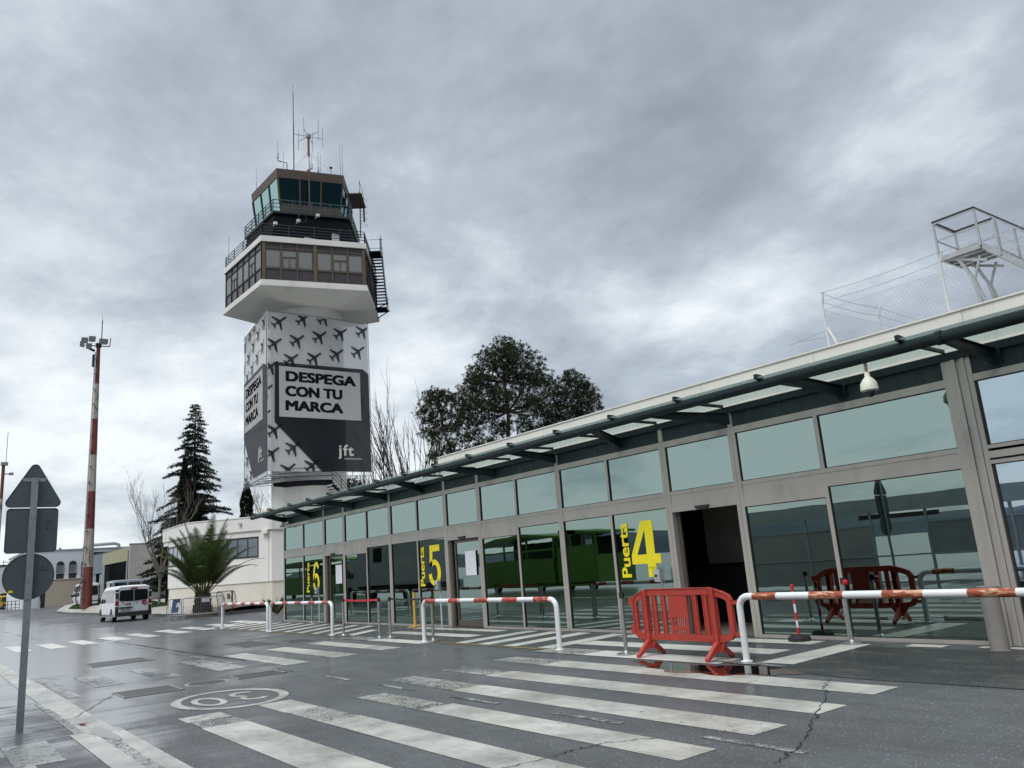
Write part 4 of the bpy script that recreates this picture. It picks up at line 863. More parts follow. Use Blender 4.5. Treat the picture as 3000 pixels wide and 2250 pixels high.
def ribbon(s0, s1, n, z0=3.35, z1=4.55):
    b = MB(); b_ = (s1-s0)/n
    for k in range(n+1): dbox(b, s0+b_*k-.035, s0+b_*k+.035, z0, z1, -.02, .03)
    dbox(b, s0-.035, s1+.035, z1, z1+.10, -.02, .04); dbox(b, s0-.035, s1+.035, z0-.08, z0, -.02, .04); o = b.build('window', 'van_trim', wb)
    for k in range(n): g_ = MB(); g_.quad([dpt(s0+b_*k+.035, z0, .012), dpt(s0+b_*(k+1)-.035, z0, .012), dpt(s0+b_*(k+1)-.035, z1, .012), dpt(s0+b_*k+.035, z1, .012)]); g_.build('pane', 'window_blue', o)
ribbon(1.45, 5.25, 5)
b = MB()
for k in range(5): b.box(-63.2+k*1.15, 15.36, 3.25, -63.13+k*1.15, 15.39, 4.5)
b.box(-63.2, 15.35, 4.5, -58.53, 15.39, 4.6); b.box(-63.2, 15.35, 3.17, -58.53, 15.39, 3.25); o = b.build('window', 'van_trim', wb)
for k in range(4): g_ = MB(); g_.quad([(-63.13+k*1.15, 15.385, 3.25), (-62.05+k*1.15, 15.385, 3.25), (-62.05+k*1.15, 15.385, 4.5), (-63.13+k*1.15, 15.385, 4.5)]); g_.build('pane', 'window_blue', o)
b = MB(); b.path([dpt(4.0, 5.6, .14), dpt(4.0, 5.6, .30)], .11, 12); b.build('wall_light', 'grey_plastic', wb, True)
b = MB(); b.path([dpt(6.0, 5.05, .02), dpt(6.0, 1.7, .02)], .02, 6); dbox(b, 5.6, 5.62, 1.7, 5.0, .0, .004); dbox(b, 6.27, 6.28, 1.7, 5.0, .0, .01); b.build('downpipe', 'white_wall', wb, True)
b = MB(); b.lathe([(.35, 0), (.35, .25), (.45, .27), (.45, .34), (.1, .4)], (-56.5, 22, 6.0), 14)
tag(b.build('roof_vent', 'van_trim', loc=(-56.5, 22, 6.0)), 'small dark vent cap on the flat roof of the white side building', 'vent')
ant = thing('wire_antenna', 'tangled orange wire frame aerial on the white building roof before the dark cypress', 'antenna', (-59.5, 21.5, 6.0))
b = MB()
for k in range(16): a = Vector((-59.5+rnd.uniform(-.5, .5), 21.5+rnd.uniform(-.5, .5), 6.0+rnd.uniform(0, .9))); c = a+Vector((rnd.uniform(-.5, .5), rnd.uniform(-.5, .5), rnd.uniform(.1, .5))); b.path([a, c], .025, 5)
b.box(-59.55, 21.45, 6.0, -59.45, 21.55, 7.1); b.build('frame', 'wood_lath', ant)

# ------------------------------------------------------------------ control tower (pentagonal plan)
TC = Vector((-69.0, 28.9, 0)); AZ0 = -51.8
def pv5(Rr, z, k, c=TC): a = R(AZ0+72*k); return Vector((c.x+Rr*math.cos(a), c.y+Rr*math.sin(a), z))
def pent(mb, R0, z0, R1, z1, caps=True):
    mb.faces([pv5(R0, z0, k) for k in range(5)]+[pv5(R1, z1, k) for k in range(5)], [(k, (k+1) % 5, 5+(k+1) % 5, 5+k) for k in range(5)]+([(4, 3, 2, 1, 0), (5, 6, 7, 8, 9)] if caps else []))
tw = thing('control_tower', 'tall white airport control tower with pentagonal glazed cab and office floor', 'control tower', (TC.x, TC.y, 0))
b = MB(); b.lathe([(3.38, 0), (3.38, 26.6)], TC, 64); sh = b.build('shaft', 'tower_white', tw, True)
b = MB()
for a in (-60, -35, -5, 30): 
    x, y_ = TC.x+3.385*math.cos(R(a)), TC.y+3.385*math.sin(R(a)); b.path([(x, y_, 0), (x, y_, 26.3)], .018, 5)
b.build('cable', 'grey_plastic', sh)
b = MB(); R0, R1 = 4.3, 7.7
b.faces([pv5(4.6, 26.15, k) for k in range(5)]+[pv5(7.85, 26.85, k) for k in range(5)], [(k, (k+1) % 5, 5+(k+1) % 5, 5+k) for k in range(5)]+[(4, 3, 2, 1, 0)])
b.build('soffit', 'tower_white', tw)
b = MB(); pent(b, 8.0, 26.85, 8.0, 27.15); pent(b, 7.92, 27.15, 7.92, 27.42); b.build('lower_band', 'tower_white', tw)
b = MB(); pent(b, 7.62, 27.42, 7.62, 31.02); b.build('office_core', 'office_panel', tw)
b = MB(); pent(b, 7.95, 31.02, 7.95, 31.55); pent(b, 7.6, 31.55, 7.6, 31.62); b.build('upper_band', 'tower_white', tw)
def face_fn(Rr, k, o=0.0):
    a, c = pv5(Rr, 0, k), pv5(Rr, 0, (k+1) % 5); d = (c-a).normalized(); nn = Vector((d.y, -d.x, 0)); ln = (c-a).length
    return (lambda s_, z, off=0.0: tuple(a+d*s_+nn*(off+o)+Vector((0, 0, z)))), ln
def fbox(mb, fn, s0, s1, z0, z1, o0, o1):
    mb.faces([fn(s0, z0, o0), fn(s1, z0, o0), fn(s1, z0, o1), fn(s0, z0, o1), fn(s0, z1, o0), fn(s1, z1, o0), fn(s1, z1, o1), fn(s0, z1, o1)], [(0, 3, 2, 1), (4, 5, 6, 7), (0, 1, 5, 4), (1, 2, 6, 5), (2, 3, 7, 6), (3, 0, 4, 7)])
for k in range(5):
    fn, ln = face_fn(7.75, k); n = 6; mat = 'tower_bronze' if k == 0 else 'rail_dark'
    if k == 0: xs_ = [.22]+[.22+(ln/2-.36)/3*i for i in (1, 2)]+[ln/2-.14]; edges = [(xs_[i], xs_[i+1]) for i in range(3)]; edges += [(ln-e1, ln-e0) for e0, e1 in edges[::-1]]
    else: w_ = (ln-.3)/6; edges = [(.15+w_*i, .15+w_*(i+1)) for i in range(6)]
    b = MB()
    for s0, s1 in edges: fbox(b, fn, s0-.05, s0+.05, 27.42, 31.02, -.06, .06)
    fbox(b, fn, edges[-1][1]-.05, edges[-1][1]+.05, 27.42, 31.02, -.06, .06)
    for z in (27.42, 28.52, 30.42, 30.96): fbox(b, fn, .1, ln-.1, z, z+.07, -.06, .045)
    if k == 0:
        fbox(b, fn, ln/2-.14, ln/2+.14, 27.42, 31.02, -.06, .075); fbox(b, fn, 0, .18, 27.42, 31.02, -.06, .07); fbox(b, fn, ln-.18, ln, 27.42, 31.02, -.06, .07)
    for i in (1, 4):
        s0, s1 = edges[i]; fbox(b, fn, s0+.06, s1-.06, 29.62, 29.72, -.05, .04); fbox(b, fn, (s0+s1)/2-.04, (s0+s1)/2+.04, 28.6, 29.62, -.05, .042)
        for q in (s0+.08, s1-.13): fbox(b, fn, q, q+.06, 28.62, 29.66, -.04, .05)
    wf = b.build('window_frame', mat, tw)
    for i, (s0, s1) in enumerate(edges):
        for z0, z1, mt in ((27.49, 28.52, 'office_panel'), (28.59, 30.42, 'office_glass'), (30.49, 30.96, 'office_panel')):
            b = MB(); b.quad([fn(s0+.05, z0, -.03), fn(s1-.05, z0, -.03), fn(s1-.05, z1, -.03), fn(s0+.05, z1, -.03)])
            if k < 2 or k == 4: b.build('window_pane', mt, wf)
        if k in (0, 4):
            b = MB(); b.quad([fn(s0+.12, 28.7, -.012), fn(s1-.12, 28.7, -.012), fn(s1-.12, 30.2, -.012), fn(s0+.12, 30.2, -.012)]); b.build('blind', 'office_blind', wf)
def railing(Rr, z0, h, nb, mat, name, posts, r_=.028, bal=0.0):
    b = MB()
    for k in range(5):
        fn, ln = face_fn(Rr, k)
        for i in range(nb): z = z0+h*(i+1)/nb; b.path([fn(0, z), fn(ln, z)], r_, 6)
        for i in range(posts+1): b.path([fn(ln*i/posts, z0), fn(ln*i/posts, z0+h)], r_*1.25, 6)
        if bal:
            q = bal
            while q < ln: b.path([fn(q, z0), fn(q, z0+h)], .012, 4); q += bal
    return b.build(name, mat, tw)
railing(7.75, 31.6, 1.12, 4, 'rail_dark', 'terrace_railing', 4, .035)
b = MB(); pent(b, 6.3, 31.6, 5.7, 34.62); b.build('cab_drum', 'tower_dark', tw)
b = MB(); pent(b, 5.98, 34.6, 5.98, 34.80); b.build('gallery', 'rail_dark', tw)
railing(5.92, 34.8, 1.12, 3, 'rail_teal', 'gallery_railing', 4, .036, .28)
b = MB(); pent(b, 4.62, 34.8, 4.78, 36.05); b.build('cab_wall', 'tower_brown', tw)
for k in range(5):
    a0, a1 = pv5(4.70, 35.1 if k in (1, 4, 3) else 36.05, k), pv5(4.70, 35.1 if k in (1, 4, 3) else 36.05, k+1); c0, c1 = pv5(5.16, 38.52, k), pv5(5.16, 38.52, k+1)
    a0, a1 = pv5(4.80, 36.05, k), pv5(4.80, 36.05, k+1)
    if k in (3, 4): a0, a1 = pv5(4.70, 35.0, k), pv5(4.70, 35.0, k+1)
    nn = 3
    for i in range(nn):
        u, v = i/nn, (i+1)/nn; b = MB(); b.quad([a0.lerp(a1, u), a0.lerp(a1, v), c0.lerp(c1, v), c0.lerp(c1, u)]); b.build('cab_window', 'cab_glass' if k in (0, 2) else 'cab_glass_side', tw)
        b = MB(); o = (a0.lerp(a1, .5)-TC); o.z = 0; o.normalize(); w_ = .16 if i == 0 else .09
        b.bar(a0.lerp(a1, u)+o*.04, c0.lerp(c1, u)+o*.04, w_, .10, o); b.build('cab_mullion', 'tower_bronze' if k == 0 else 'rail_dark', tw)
b = MB(); pent(b, 5.22, 38.50, 5.32, 39.38); b.build('roof_fascia', 'tower_brown', tw)
b = MB(); pent(b, 4.8, 39.38, 4.8, 39.44); b.build('roof', 'rail_dark', tw)
b = MB(); fn, ln = face_fn(4.3, 0); fbox(b, fn, ln*.45, ln*.48, 34.82, 39.0, .98, 1.03); b.build('downpipe', 'tower_brown', tw)
# small lamps and dishes on the gallery
for (s_, z) in ((.55, 33.3), (2.6, 33.75), (4.35, 34.45)):
    fn, ln = face_fn(6.6, 0); p_ = fn(s_, z); b = MB(); b.box(p_[0]-.14, p_[1]-.14, p_[2]-.14, p_[0]+.14, p_[1]+.14, p_[2]+.1); b.path([p_, (p_[0]-.6, p_[1], p_[2]-.1)], .03, 5); b.build('floodlight', 'camera_white', tw)
fn, ln = face_fn(6.7, 0); b = MB()
for k in range(20):
    p_ = Vector(fn(3.0, 34.0)); q = lambda a: p_+Vector((.0, .38*math.cos(a), .38*math.sin(a))); b.path([q(2*math.pi*k/20), q(2*math.pi*(k+1)/20)], .02, 4, False)
b.build('ring_aerial', 'rail_dark', tw)
fn, ln = face_fn(6.9, 0); b = MB(); p_ = fn(4.4, 31.62); b.path([(p_[0], p_[1]-1.2, 31.75), (p_[0], p_[1]+1.5, 31.75)], .16, 10); b.build('tank', 'grey_plastic', tw, True)
b = MB(); p_ = fn(6.1, 31.62); b.box(p_[0]-.1, p_[1]-.35, 31.62, p_[0]+.1, p_[1]+.35, 32.55); b.build('cabinet', 'grey_plastic', tw)
# awning platform on the right flank of the cab and its ladder
fn, ln = face_fn(5.3, 1)
b = MB(); fbox(b, fn, 1.6, 4.9, 38.2, 38.3, .1, 1.5); fbox(b, fn, 4.9, 5.2, 36.8, 38.2, 1.2, 1.35); b.build('side_awning', 'tower_brown', tw)
b = MB()
for s_ in (4.4, 4.9): b.path([fn(s_, 34.8, .9), fn(s_, 39.9, 1.0)], .03, 5)
for i in range(18): b.path([fn(4.4, 34.9+i*.28, .9), fn(4.9, 34.9+i*.28, .9)], .016, 4)
for i in range(5):
    P = [fn(4.65-.4*math.cos(R(180*j/8)), 36.2+i*.7, .9+.75*math.sin(R(180*j/8))) for j in range(9)]; b.path(P, .016, 4)
b.path([fn(1.6, 39.6, 1.3), fn(4.9, 39.6, 1.3)], .025, 5); b.path([fn(1.6, 38.3, 1.3), fn(1.6, 39.6, 1.3)], .025, 5); b.path([fn(4.9, 38.3, 1.3), fn(4.9, 39.6, 1.3)], .025, 5)
b.build('cage_ladder', 'rail_dark', tw)
# external stair on the right flank of the office floor
fn, ln = face_fn(7.95, 1)
b = MB(); s0 = 3.5
for i in range(15):
    z = 31.3-.25*i; q = s0+.21*i; fbox(b, fn, q, q+.26, z-.03, z+.03, .10, 1.05)
for o_ in (.08, 1.07):
    b.bar(fn(s0, 31.35, o_), fn(s0+3.3, 27.55, o_), .05, .32)
fbox(b, fn, 1.9, s0+.1, 31.45, 31.55, .0, 1.1); fbox(b, fn, s0+3.1, s0+4.6, 27.4, 27.5, .0, 1.1)
b.build('stair_flight', 'tower_dark', tw)
b = MB()
for i in range(5):
    h = .3+.24*i
    b.path([fn(1.9, 31.5+h, 1.1), fn(s0, 31.5+h, 1.1), fn(s0+3.3, 27.6+h, 1.1), fn(s0+4.5, 27.5+h, 1.1)], .02, 5); 
for q, z in ((1.9, 31.5), (2.7, 31.5), (3.5, 31.5), (4.6, 30.3), (5.7, 29.0), (6.8, 27.7), (8.0, 27.5)): b.path([fn(q, z, 1.1), fn(q, z+1.3, 1.1)], .03, 5)
b.path([fn(1.9, 31.8, .1), fn(1.9, 31.8, 1.38)], .02, 5); b.path([fn(1.9, 32.7, .1), fn(1.9, 32.7, 1.38)], .02, 5); b.bar(fn(5.5, 26.9, .0), fn(5.5, 27.5, 1.3), .08); b.bar(fn(7.5, 26.6, .0), fn(7.5, 27.4, 1.3), .08)
b.build('stair_railing', 'tower_dark', tw)
b = MB(); b.quad([fn(s0-.2, 31.9, 1.14), fn(s0+3.6, 28.2, 1.14), fn(s0+3.6, 27.2, 1.14), fn(s0-.2, 31.0, 1.14)]); b.quad([fn(1.9, 31.5, 1.14), fn(s0-.2, 31.5, 1.14), fn(s0-.2, 33.3, 1.14), fn(1.9, 33.3, 1.14)]); b.build('side_panel', 'galvanised', tw)
# walkway and stair round the shaft under the banner
b = MB()
ARC = [(TC.x+r_*math.cos(R(a)), TC.y+r_*math.sin(R(a))) for r_ in (3.4, 5.0) for a in range(-60, 1, 6)]
na = len(ARC)//2
for i in range(na-1): b.faces([(*ARC[i], 9.55), (*ARC[i+1], 9.55), (*ARC[na+i+1], 9.55), (*ARC[na+i], 9.55), (*ARC[i], 9.85), (*ARC[i+1], 9.85), (*ARC[na+i+1], 9.85), (*ARC[na+i], 9.85)], [(0, 3, 2, 1), (4, 5, 6, 7), (1, 2, 6, 5), (2, 3, 7, 6)])
for i in range(26):
    a = 0+i*2.9; z = 9.6-.23*i
    p_ = [(TC.x+r_*math.cos(R(q)), TC.y+r_*math.sin(R(q)), z) for r_, q in ((3.4, a), (5.0, a), (5.0, a+3.0), (3.4, a+3.0))]; b.faces([*p_, *[(x, y_, z_-.05) for x, y_, z_ in p_]], [(0, 1, 2, 3), (7, 6, 5, 4), (0, 4, 5, 1), (1, 5, 6, 2)])
b.path([(TC.x+5.0*math.cos(R(0+i*5)), TC.y+5.0*math.sin(R(0+i*5)), 9.4-.40*i) for i in range(15)], .13, 5)
b.build('spiral_stair', 'tower_dark', tw)
b = MB()
for h in (.35, .7, 1.05):
    b.path([(TC.x+5.0*math.cos(R(a)), TC.y+5.0*math.sin(R(a)), 9.85+h) for a in range(-60, 1, 6)]+[(TC.x+5.0*math.cos(R(0+i*5)), TC.y+5.0*math.sin(R(0+i*5)), 9.7-.40*i+h) for i in range(15)], .025, 5)
for i in range(0, 15, 2): b.path([(TC.x+5.0*math.cos(R(0+i*5)), TC.y+5.0*math.sin(R(0+i*5)), 9.5-.40*i), (TC.x+5.0*math.cos(R(0+i*5)), TC.y+5.0*math.sin(R(0+i*5)), 10.75-.40*i)], .025, 5)
b.build('spiral_railing', 'tower_dark', tw)
# aerials: every one its own thing
def aerial(x, y_, parts, label, mat='rail_dark'):
    t = thing('roof_antenna', label, 'antenna', (x, y_, 39.4), 'antennas on the tower roof')
    for nm, mt, pths in parts:
        b = MB()
        for P, r_ in pths: b.path(P, r_, 7)
        b.build(nm, mt, t)
    return t
m_ = (-67.6, 27.2)
aerial(m_[0], m_[1], [('whip', 'rail_dark', [([(m_[0], m_[1], 39.4), (m_[0], m_[1], 45.6)], .055), ([(m_[0], m_[1], 45.6), (m_[0], m_[1], 49.2)], .04), ([(m_[0], m_[1], 49.2), (m_[0], m_[1], 50.2)], .015)])], 'tallest thin whip aerial on the tower roof')
mx, my = -68.2, 29.0
t = aerial(mx, my, [], 'red and white mast topped by a ring of vertical dipoles')
b = MB(); b.path([(mx, my, 39.4), (mx, my, 45.1)], .10, 10); b.build('mast', 'tube_white', t, True)
for z0, z1 in ((40.3, 41.5), (42.9, 44.9)):
    b = MB(); b.path([(mx, my, z0), (mx, my, z1)], .108, 10); b.build('red_band', 'mast_red', t, True)
b = MB(); b.lathe([(.1, 0), (.24, .1), (.24, .45), (.1, .55)], (mx, my, 44.95), 12)
for k in range(6):
    a = R(20+60*k); ex, ey = mx+1.45*math.cos(a), my+1.45*math.sin(a); b.path([(mx, my, 45.2), (ex, ey, 45.2)], .03, 5); b.path([(ex, ey, 44.2), (ex, ey, 46.5)], .028, 5)
b.build('dipole_ring', 'galvanised', t)
b = MB()
for ax, ay in ((-64.9, 26.4), (-65.0, 30.9), (-72, 26), (-72.4, 31.4)): b.path([(mx, my, 43.5), (ax, ay, 39.4)], .016, 4)
b.build('guy_wire', 'galvanised', t)
for (x, y_, h, o_, lb) in ((-66.6, 26.1, 3.4, -.9, 'short aerial on a bracket at the left edge of the tower roof'), (-67.0, 28.3, 3.2, .5, 'aerial on a cranked arm just left of the striped mast'), (-67.3, 29.6, 3.9, 0, 'aerial with a grey box just right of the striped mast')):
    P = [(x, y_, 39.4), (x, y_, 40.7), (x, y_+o_, 41.0 if o_ > 0 else 40.7), (x, y_+o_, 41.3)] if o_ else [(x, y_, 39.4), (x, y_, 41.3)]
    aerial(x, y_, [('arm', 'mast_red' if o_ > 0 else 'rail_dark', [(P, .05)]), ('whip', 'galvanised', [([(x, y_+o_, 41.2), (x, y_+o_, 39.4+h)], .03)]), ('box', 'grey_plastic', [([(x, y_+o_, 41.0), (x, y_+o_, 41.5)], .10)])], lb)
for (x, y_, h, lb) in ((-66.2, 25.6, 2.0, 'thin rod aerial beside the left bracket aerial on the tower roof'), (-71.4, 24.8, 2.7, 'leftmost rod aerial on the far left corner of the tower roof'), (-65.4, 29.0, 2.5, 'plain rod aerial right of the middle of the tower roof'), (-64.6, 30.7, 3.6, 'taller of the twin rods at the right corner of the tower roof'), (-64.5, 30.9, 3.5, 'second twin rod at the right corner of the tower roof')):
    aerial(x, y_, [('rod', 'galvanised', [([(x, y_, 39.38), (x, y_, 39.4+h*.45)], .035), ([(x, y_, 39.4+h*.45), (x, y_, 39.4+h)], .022)])], lb)
aerial(-65.0, 29.9, [('rod', 'rail_dark', [([(-65.0, 29.9, 39.4), (-65.0, 29.9, 40.4)], .03), ([(-65.0, 29.9, 40.4), (-65.0, 29.9, 40.47)], .17)])], 'mushroom topped aerial on the tower roof')
aerial(-72.9, 22.6, [('rod', 'galvanised', [([(-72.9, 22.6, 31.6), (-72.9, 22.6, 34.9)], .025)])], 'thin whip at the far left corner of the office terrace')

# ------------------------------------------------------------------ advertising banner wrapped round the shaft
bn = thing('advertising_banner', 'two sided white mesh banner with dark airplanes and DESPEGA CON TU MARCA on the tower', 'banner', (-66, 23.8, 10.8))
W_, H_ = 9.9, 14.4
def plane_poly(cx, cy, s_=1.0, rot=0.0):
    base = [(1.02, .10), (1.04, 0), (1.02, -.10), (.55, -.13), (.20, -.13), (-.28, -.92), (-.48, -.92), (-.22, -.12), (-.62, -.10), (-.84, -.38), (-.97, -.38), (-.88, 0)]
    base = base+[(x, -y) for x, y in base[::-1][1:-2]]
    a = R(38+rot); return [(cx+s_*(x*math.cos(a)-y*math.sin(a)), cy+s_*(x*math.sin(a)+y*math.cos(a))) for x, y in base]
def artwork(mb, fn, du, dv=0.0):
    """white / dark mesh fabric artwork on one face; fn(u, z, off)"""
    zb, zt_ = 10.8, 10.8+H_
    def poly(P, mi, off):
        Q = clip_poly(P, .03, zb+.03, W_-.03, zt_-.03)
        if len(Q) >= 3: mb.cur = mi; mb.quad([fn(u, z, off) for u, z in Q])
    nx, nz = 16, 20; mb.cur = 0; gr = {}
    for i in range(nx+1):
        for j in range(nz+1):
            u, z = W_*i/nx, zb+H_*j/nz; e = min(i, nx-i, 2)/2; rp = (.03*math.sin(u*2.1+z*.5)+.05*math.sin(u*.9-z*1.3)*max(0, 1-u/6))*e; gr[i, j] = fn(u, z, -.06+rp*.6)
    for i in range(nx):
        for j in range(nz): mb.quad([gr[i, j], gr[i+1, j], gr[i+1, j+1], gr[i, j+1]])
    F_ = [(.70, 20.55), (9.30, 20.62), (9.95, 20.1), (9.95, 10.8), (5.0, 10.8), (.67, 15.1)]
    pl = [(1.15, 24.35), (3.40, 24.9), (5.5, 25.25), (2.83, 22.8), (5.0, 23.4), (7.1, 23.95), (9.4, 24.45), (.70, 22.25), (2.25, 20.95), (4.45, 21.3), (6.65, 21.85), (8.85, 22.35), (.35, 20.1), (-.15, 17.9), (-.35, 15.6), (.65, 14.4), (2.35, 12.9), (.4, 12.35), (1.85, 10.95), (4.05, 11.35), (6.2, 11.8)]
    for (u, z) in pl:
        if u > 5: 
            if z < 15: continue
        P = plane_poly(u+du, z, .80); poly(P, 1, .012)
    poly([(u+du if 0 < u < 9.9 else u, z) for u, z in F_], 1 if du == 0 else 2, .018)
    x0, x1 = 1.08+du, 8.95+du
    poly([(x0, 15.62), (x1, 15.62), (x1, 20.22), (x0, 20.22)], 0, .026)
    mb.cur = 1
    for txt, a, c, z0, z1 in (('DESPEGA', 1.68, 8.5, 18.86, 19.82), ('CON TU', 1.64, 7.1, 17.50, 18.46), ('MARCA', 1.64, 7.15, 16.20, 17.14)):
        heavy_text(mb, txt, lambda u, v, o: fn(u, v, .034+o), a+du, z0, c+du, z1, .078, .002)
    mb.cur = 3
    put_text(mb, 'jft', lambda u, v: fn(u, v, .03), 6.55+du*.3, 11.95, 8.10+du*.3, 13.30, bold=.02, spacing=1.15); put_text(mb, 'COMUNICACIÓN', lambda u, v: fn(u, v, .03), 7.15+du*.3, 11.93, 8.85+du*.3, 12.12, bold=.01)
BA, BB = Vector((-65.3, 23.55, 0)), Vector((-74.7, 24.7, 0)); dS = (BB-BA).normalized(); nS = Vector((dS.y, -dS.x, 0)); nS = nS if nS.y < 0 else -nS
fF = lambda u, z, o=0.0: (-65.3+o, 23.6+u*.99, z*.99+.02)
fS = lambda u, z, o=0.0: tuple(BA+dS*((W_-.25-u)*9.5/9.9)+nS*o+Vector((0, 0, z*.99+.02)))
b = MB(); artwork(b, fF, 0.0); b.build('front_sheet', ['banner_white', 'banner_dark', 'banner_grey', 'paint_fresh'], bn)
b = MB(); artwork(b, fS, -.70); b.build('side_sheet', ['banner_white', 'banner_dark', 'banner_grey', 'paint_fresh'], bn)
b = MB()
for z in (10.45, 25.3):
    b.path([fF(-.05, z, -.05), fF(W_+.05, z, -.05)], .04, 6); b.path([fS(W_-.2, z, -.05), fS(.0, z, -.05)], .04, 6)
for P in (fF(-.02, 10.45, -.05), fF(W_+.08, 10.45, -.05), fS(0, 10.45, -.05)): b.path([P, (P[0], P[1], 25.3)], .035, 6)
n = 34
for i in range(n+1):
    u = W_*i/n
    for fn_ in (fF, fS):
        b.path([fn_(u, 10.15 if i % 2 else 10.45, 0), fn_(u, 10.82, 0)], .014, 4); b.path([fn_(u, 25.15, 0), fn_(u, 25.32, 0)], .012, 4)
for i in range(40): z = 10.6+H_*i/40; b.path([fF(-.05, z, 0), fF(.05, z+.02, 0)], .02, 4); b.path([fF(W_-.03, z, 0), fF(W_+.1, z+.02, 0)], .014, 4)
b.build('frame', 'galvanised', bn)
for z in (10.5, 15.6, 20.5, 25.2):
    b = MB()
    for k in range(7):
        a = fS(W_*k/6.2, z, -.05); b.path([a, (max(min(a[0]+1.0, -66.2), -74), 26.4+.2*abs(k-3), z)], .025, 4); b.path([a, (TC.x-1.5+.4*k, TC.y-3.2, z-.15)], .022, 4)
    for k in range(4):
        a = fF(.6+k*2.9, z, -.05); b.path([a, (TC.x+3.0, 27.5+k*.9, z-.1)], .025, 4)
    b.path([fS(.3, z, -.1), (TC.x+2.0, TC.y-3.0, z)], .03, 4); b.build('support_frame', 'galvanised', bn)
# ------------------------------------------------------------------ floodlight masts
ms = thing('light_mast', 'tall weathered red and white floodlight mast with lamps at the top', 'light mast', (-83, 13.2, .5))
def tap(z): return .45-.275*(z/25.2)
bands = [(0.4, 4.12, 'mast_red'), (4.12, 7.6, 'mast_white'), (7.6, 11.1, 'mast_red'), (11.1, 14.55, 'mast_white'), (14.55, 18.05, 'mast_red'), (18.05, 21.5, 'mast_white'), (21.5, 25.2, 'mast_red')]
for z0, z1, mt in bands:
    b = MB(); b.path([(-83, 13.2, z0), (-83, 13.2, z1)], [tap(z0), tap(z1)], 20); b.build('mast_section', mt, ms, True)
b = MB(); b.path([(-82.7, 12.68, .6), (-82.7, 12.72, 4), (-82.7, 12.92, 24.6)], .03, 6); b.path([(-82.62, 12.6, .6), (-82.62, 12.7, 9), (-82.62, 12.85, 24.6)], .02, 6)
for i in range(16): b.box(-82.85, 12.72+.011*i, 1.4+1.5*i, -82.55, 12.86+.011*i, 1.47+1.5*i)
b.build('climbing_rail', 'galvanised', ms)
b = MB(); b.path([(-82.6, 12.75, 3.0), (-82.4, 12.3, 2.2), (-82.4, 12.2, 1.2), (-82.6, 12.5, .55)], .05, 6); b.build('cable_loop', 'black_plastic', ms, True)
b = MB(); b.path([(-83, 13.2, 25.2), (-83, 13.2, 25.6)], .26, 12); b.path([(-83, 12.0, 25.3), (-83, 14.2, 25.4)], .05, 6); b.path([(-83, 14.2, 25.4), (-83, 14.25, 26.3)], .04, 6); b.path([(-83, 12.9, 24.8), (-83, 12.2, 25.1)], .12, 6)
b.box(-83.1, 12.7, 23.2, -82.8, 12.95, 24.4); b.build('lamp_bracket', 'rail_dark', ms)
b = MB(); b.path([(-83, 13.45, 25.5), (-83, 13.45, 28.0)], .045, 6); b.path([(-83, 13.45, 28), (-83, 13.45, 28.6)], .015, 5); b.build('lightning_rod', 'rail_dark', ms)
for (yy, zz, tl, hx) in ((11.9, 25.7, -.1, .3), (12.55, 25.9, .2, .3), (11.7, 25.3, -.3, .2), (13.55, 25.75, .1, .4), (12.3, 25.15, .0, .25)):
    b = MB(); b.faces([(-82.6, yy-hx, zz-.28), (-82.6, yy+hx, zz-.28+tl*.3), (-82.45, yy+hx, zz+.25), (-82.45, yy-hx, zz+.22), (-83.0, yy-hx*.7, zz-.2), (-83.0, yy+hx*.7, zz-.2), (-82.9, yy+hx*.7, zz+.18), (-82.9, yy-hx*.7, zz+.18)], [(0, 1, 2, 3), (4, 7, 6, 5), (0, 4, 5, 1), (1, 5, 6, 2), (2, 6, 7, 3), (3, 7, 4, 0)]); b.build('floodlight', 'galvanised', ms)
m2 = thing('light_mast', 'second red and white lighting mast cut off by the left edge of the photo', 'light mast', (-150, 10.9, .5))
for z0, z1, mt in ((.5, 9, 'mast_red'), (9, 17.6, 'mast_white'), (17.6, 23, 'mast_red')):
    b = MB(); b.path([(-150, 10.9, z0), (-150, 10.9, z1)], .24, 14); b.build('mast_section', mt, m2, True)
b = MB(); b.box(-150.4, 10.5, 23, -149.6, 11.5, 23.5); b.path([(-150, 11.2, 23.5), (-150, 11.2, 28.5)], .05, 5); b.path([(-150, 11.1, 21.6), (-150, 12.4, 21.7)], .10, 5); b.box(-149.9, 11.7, 21.4, -149.5, 12.3, 21.8); b.build('lamp_head', 'galvanised', m2)

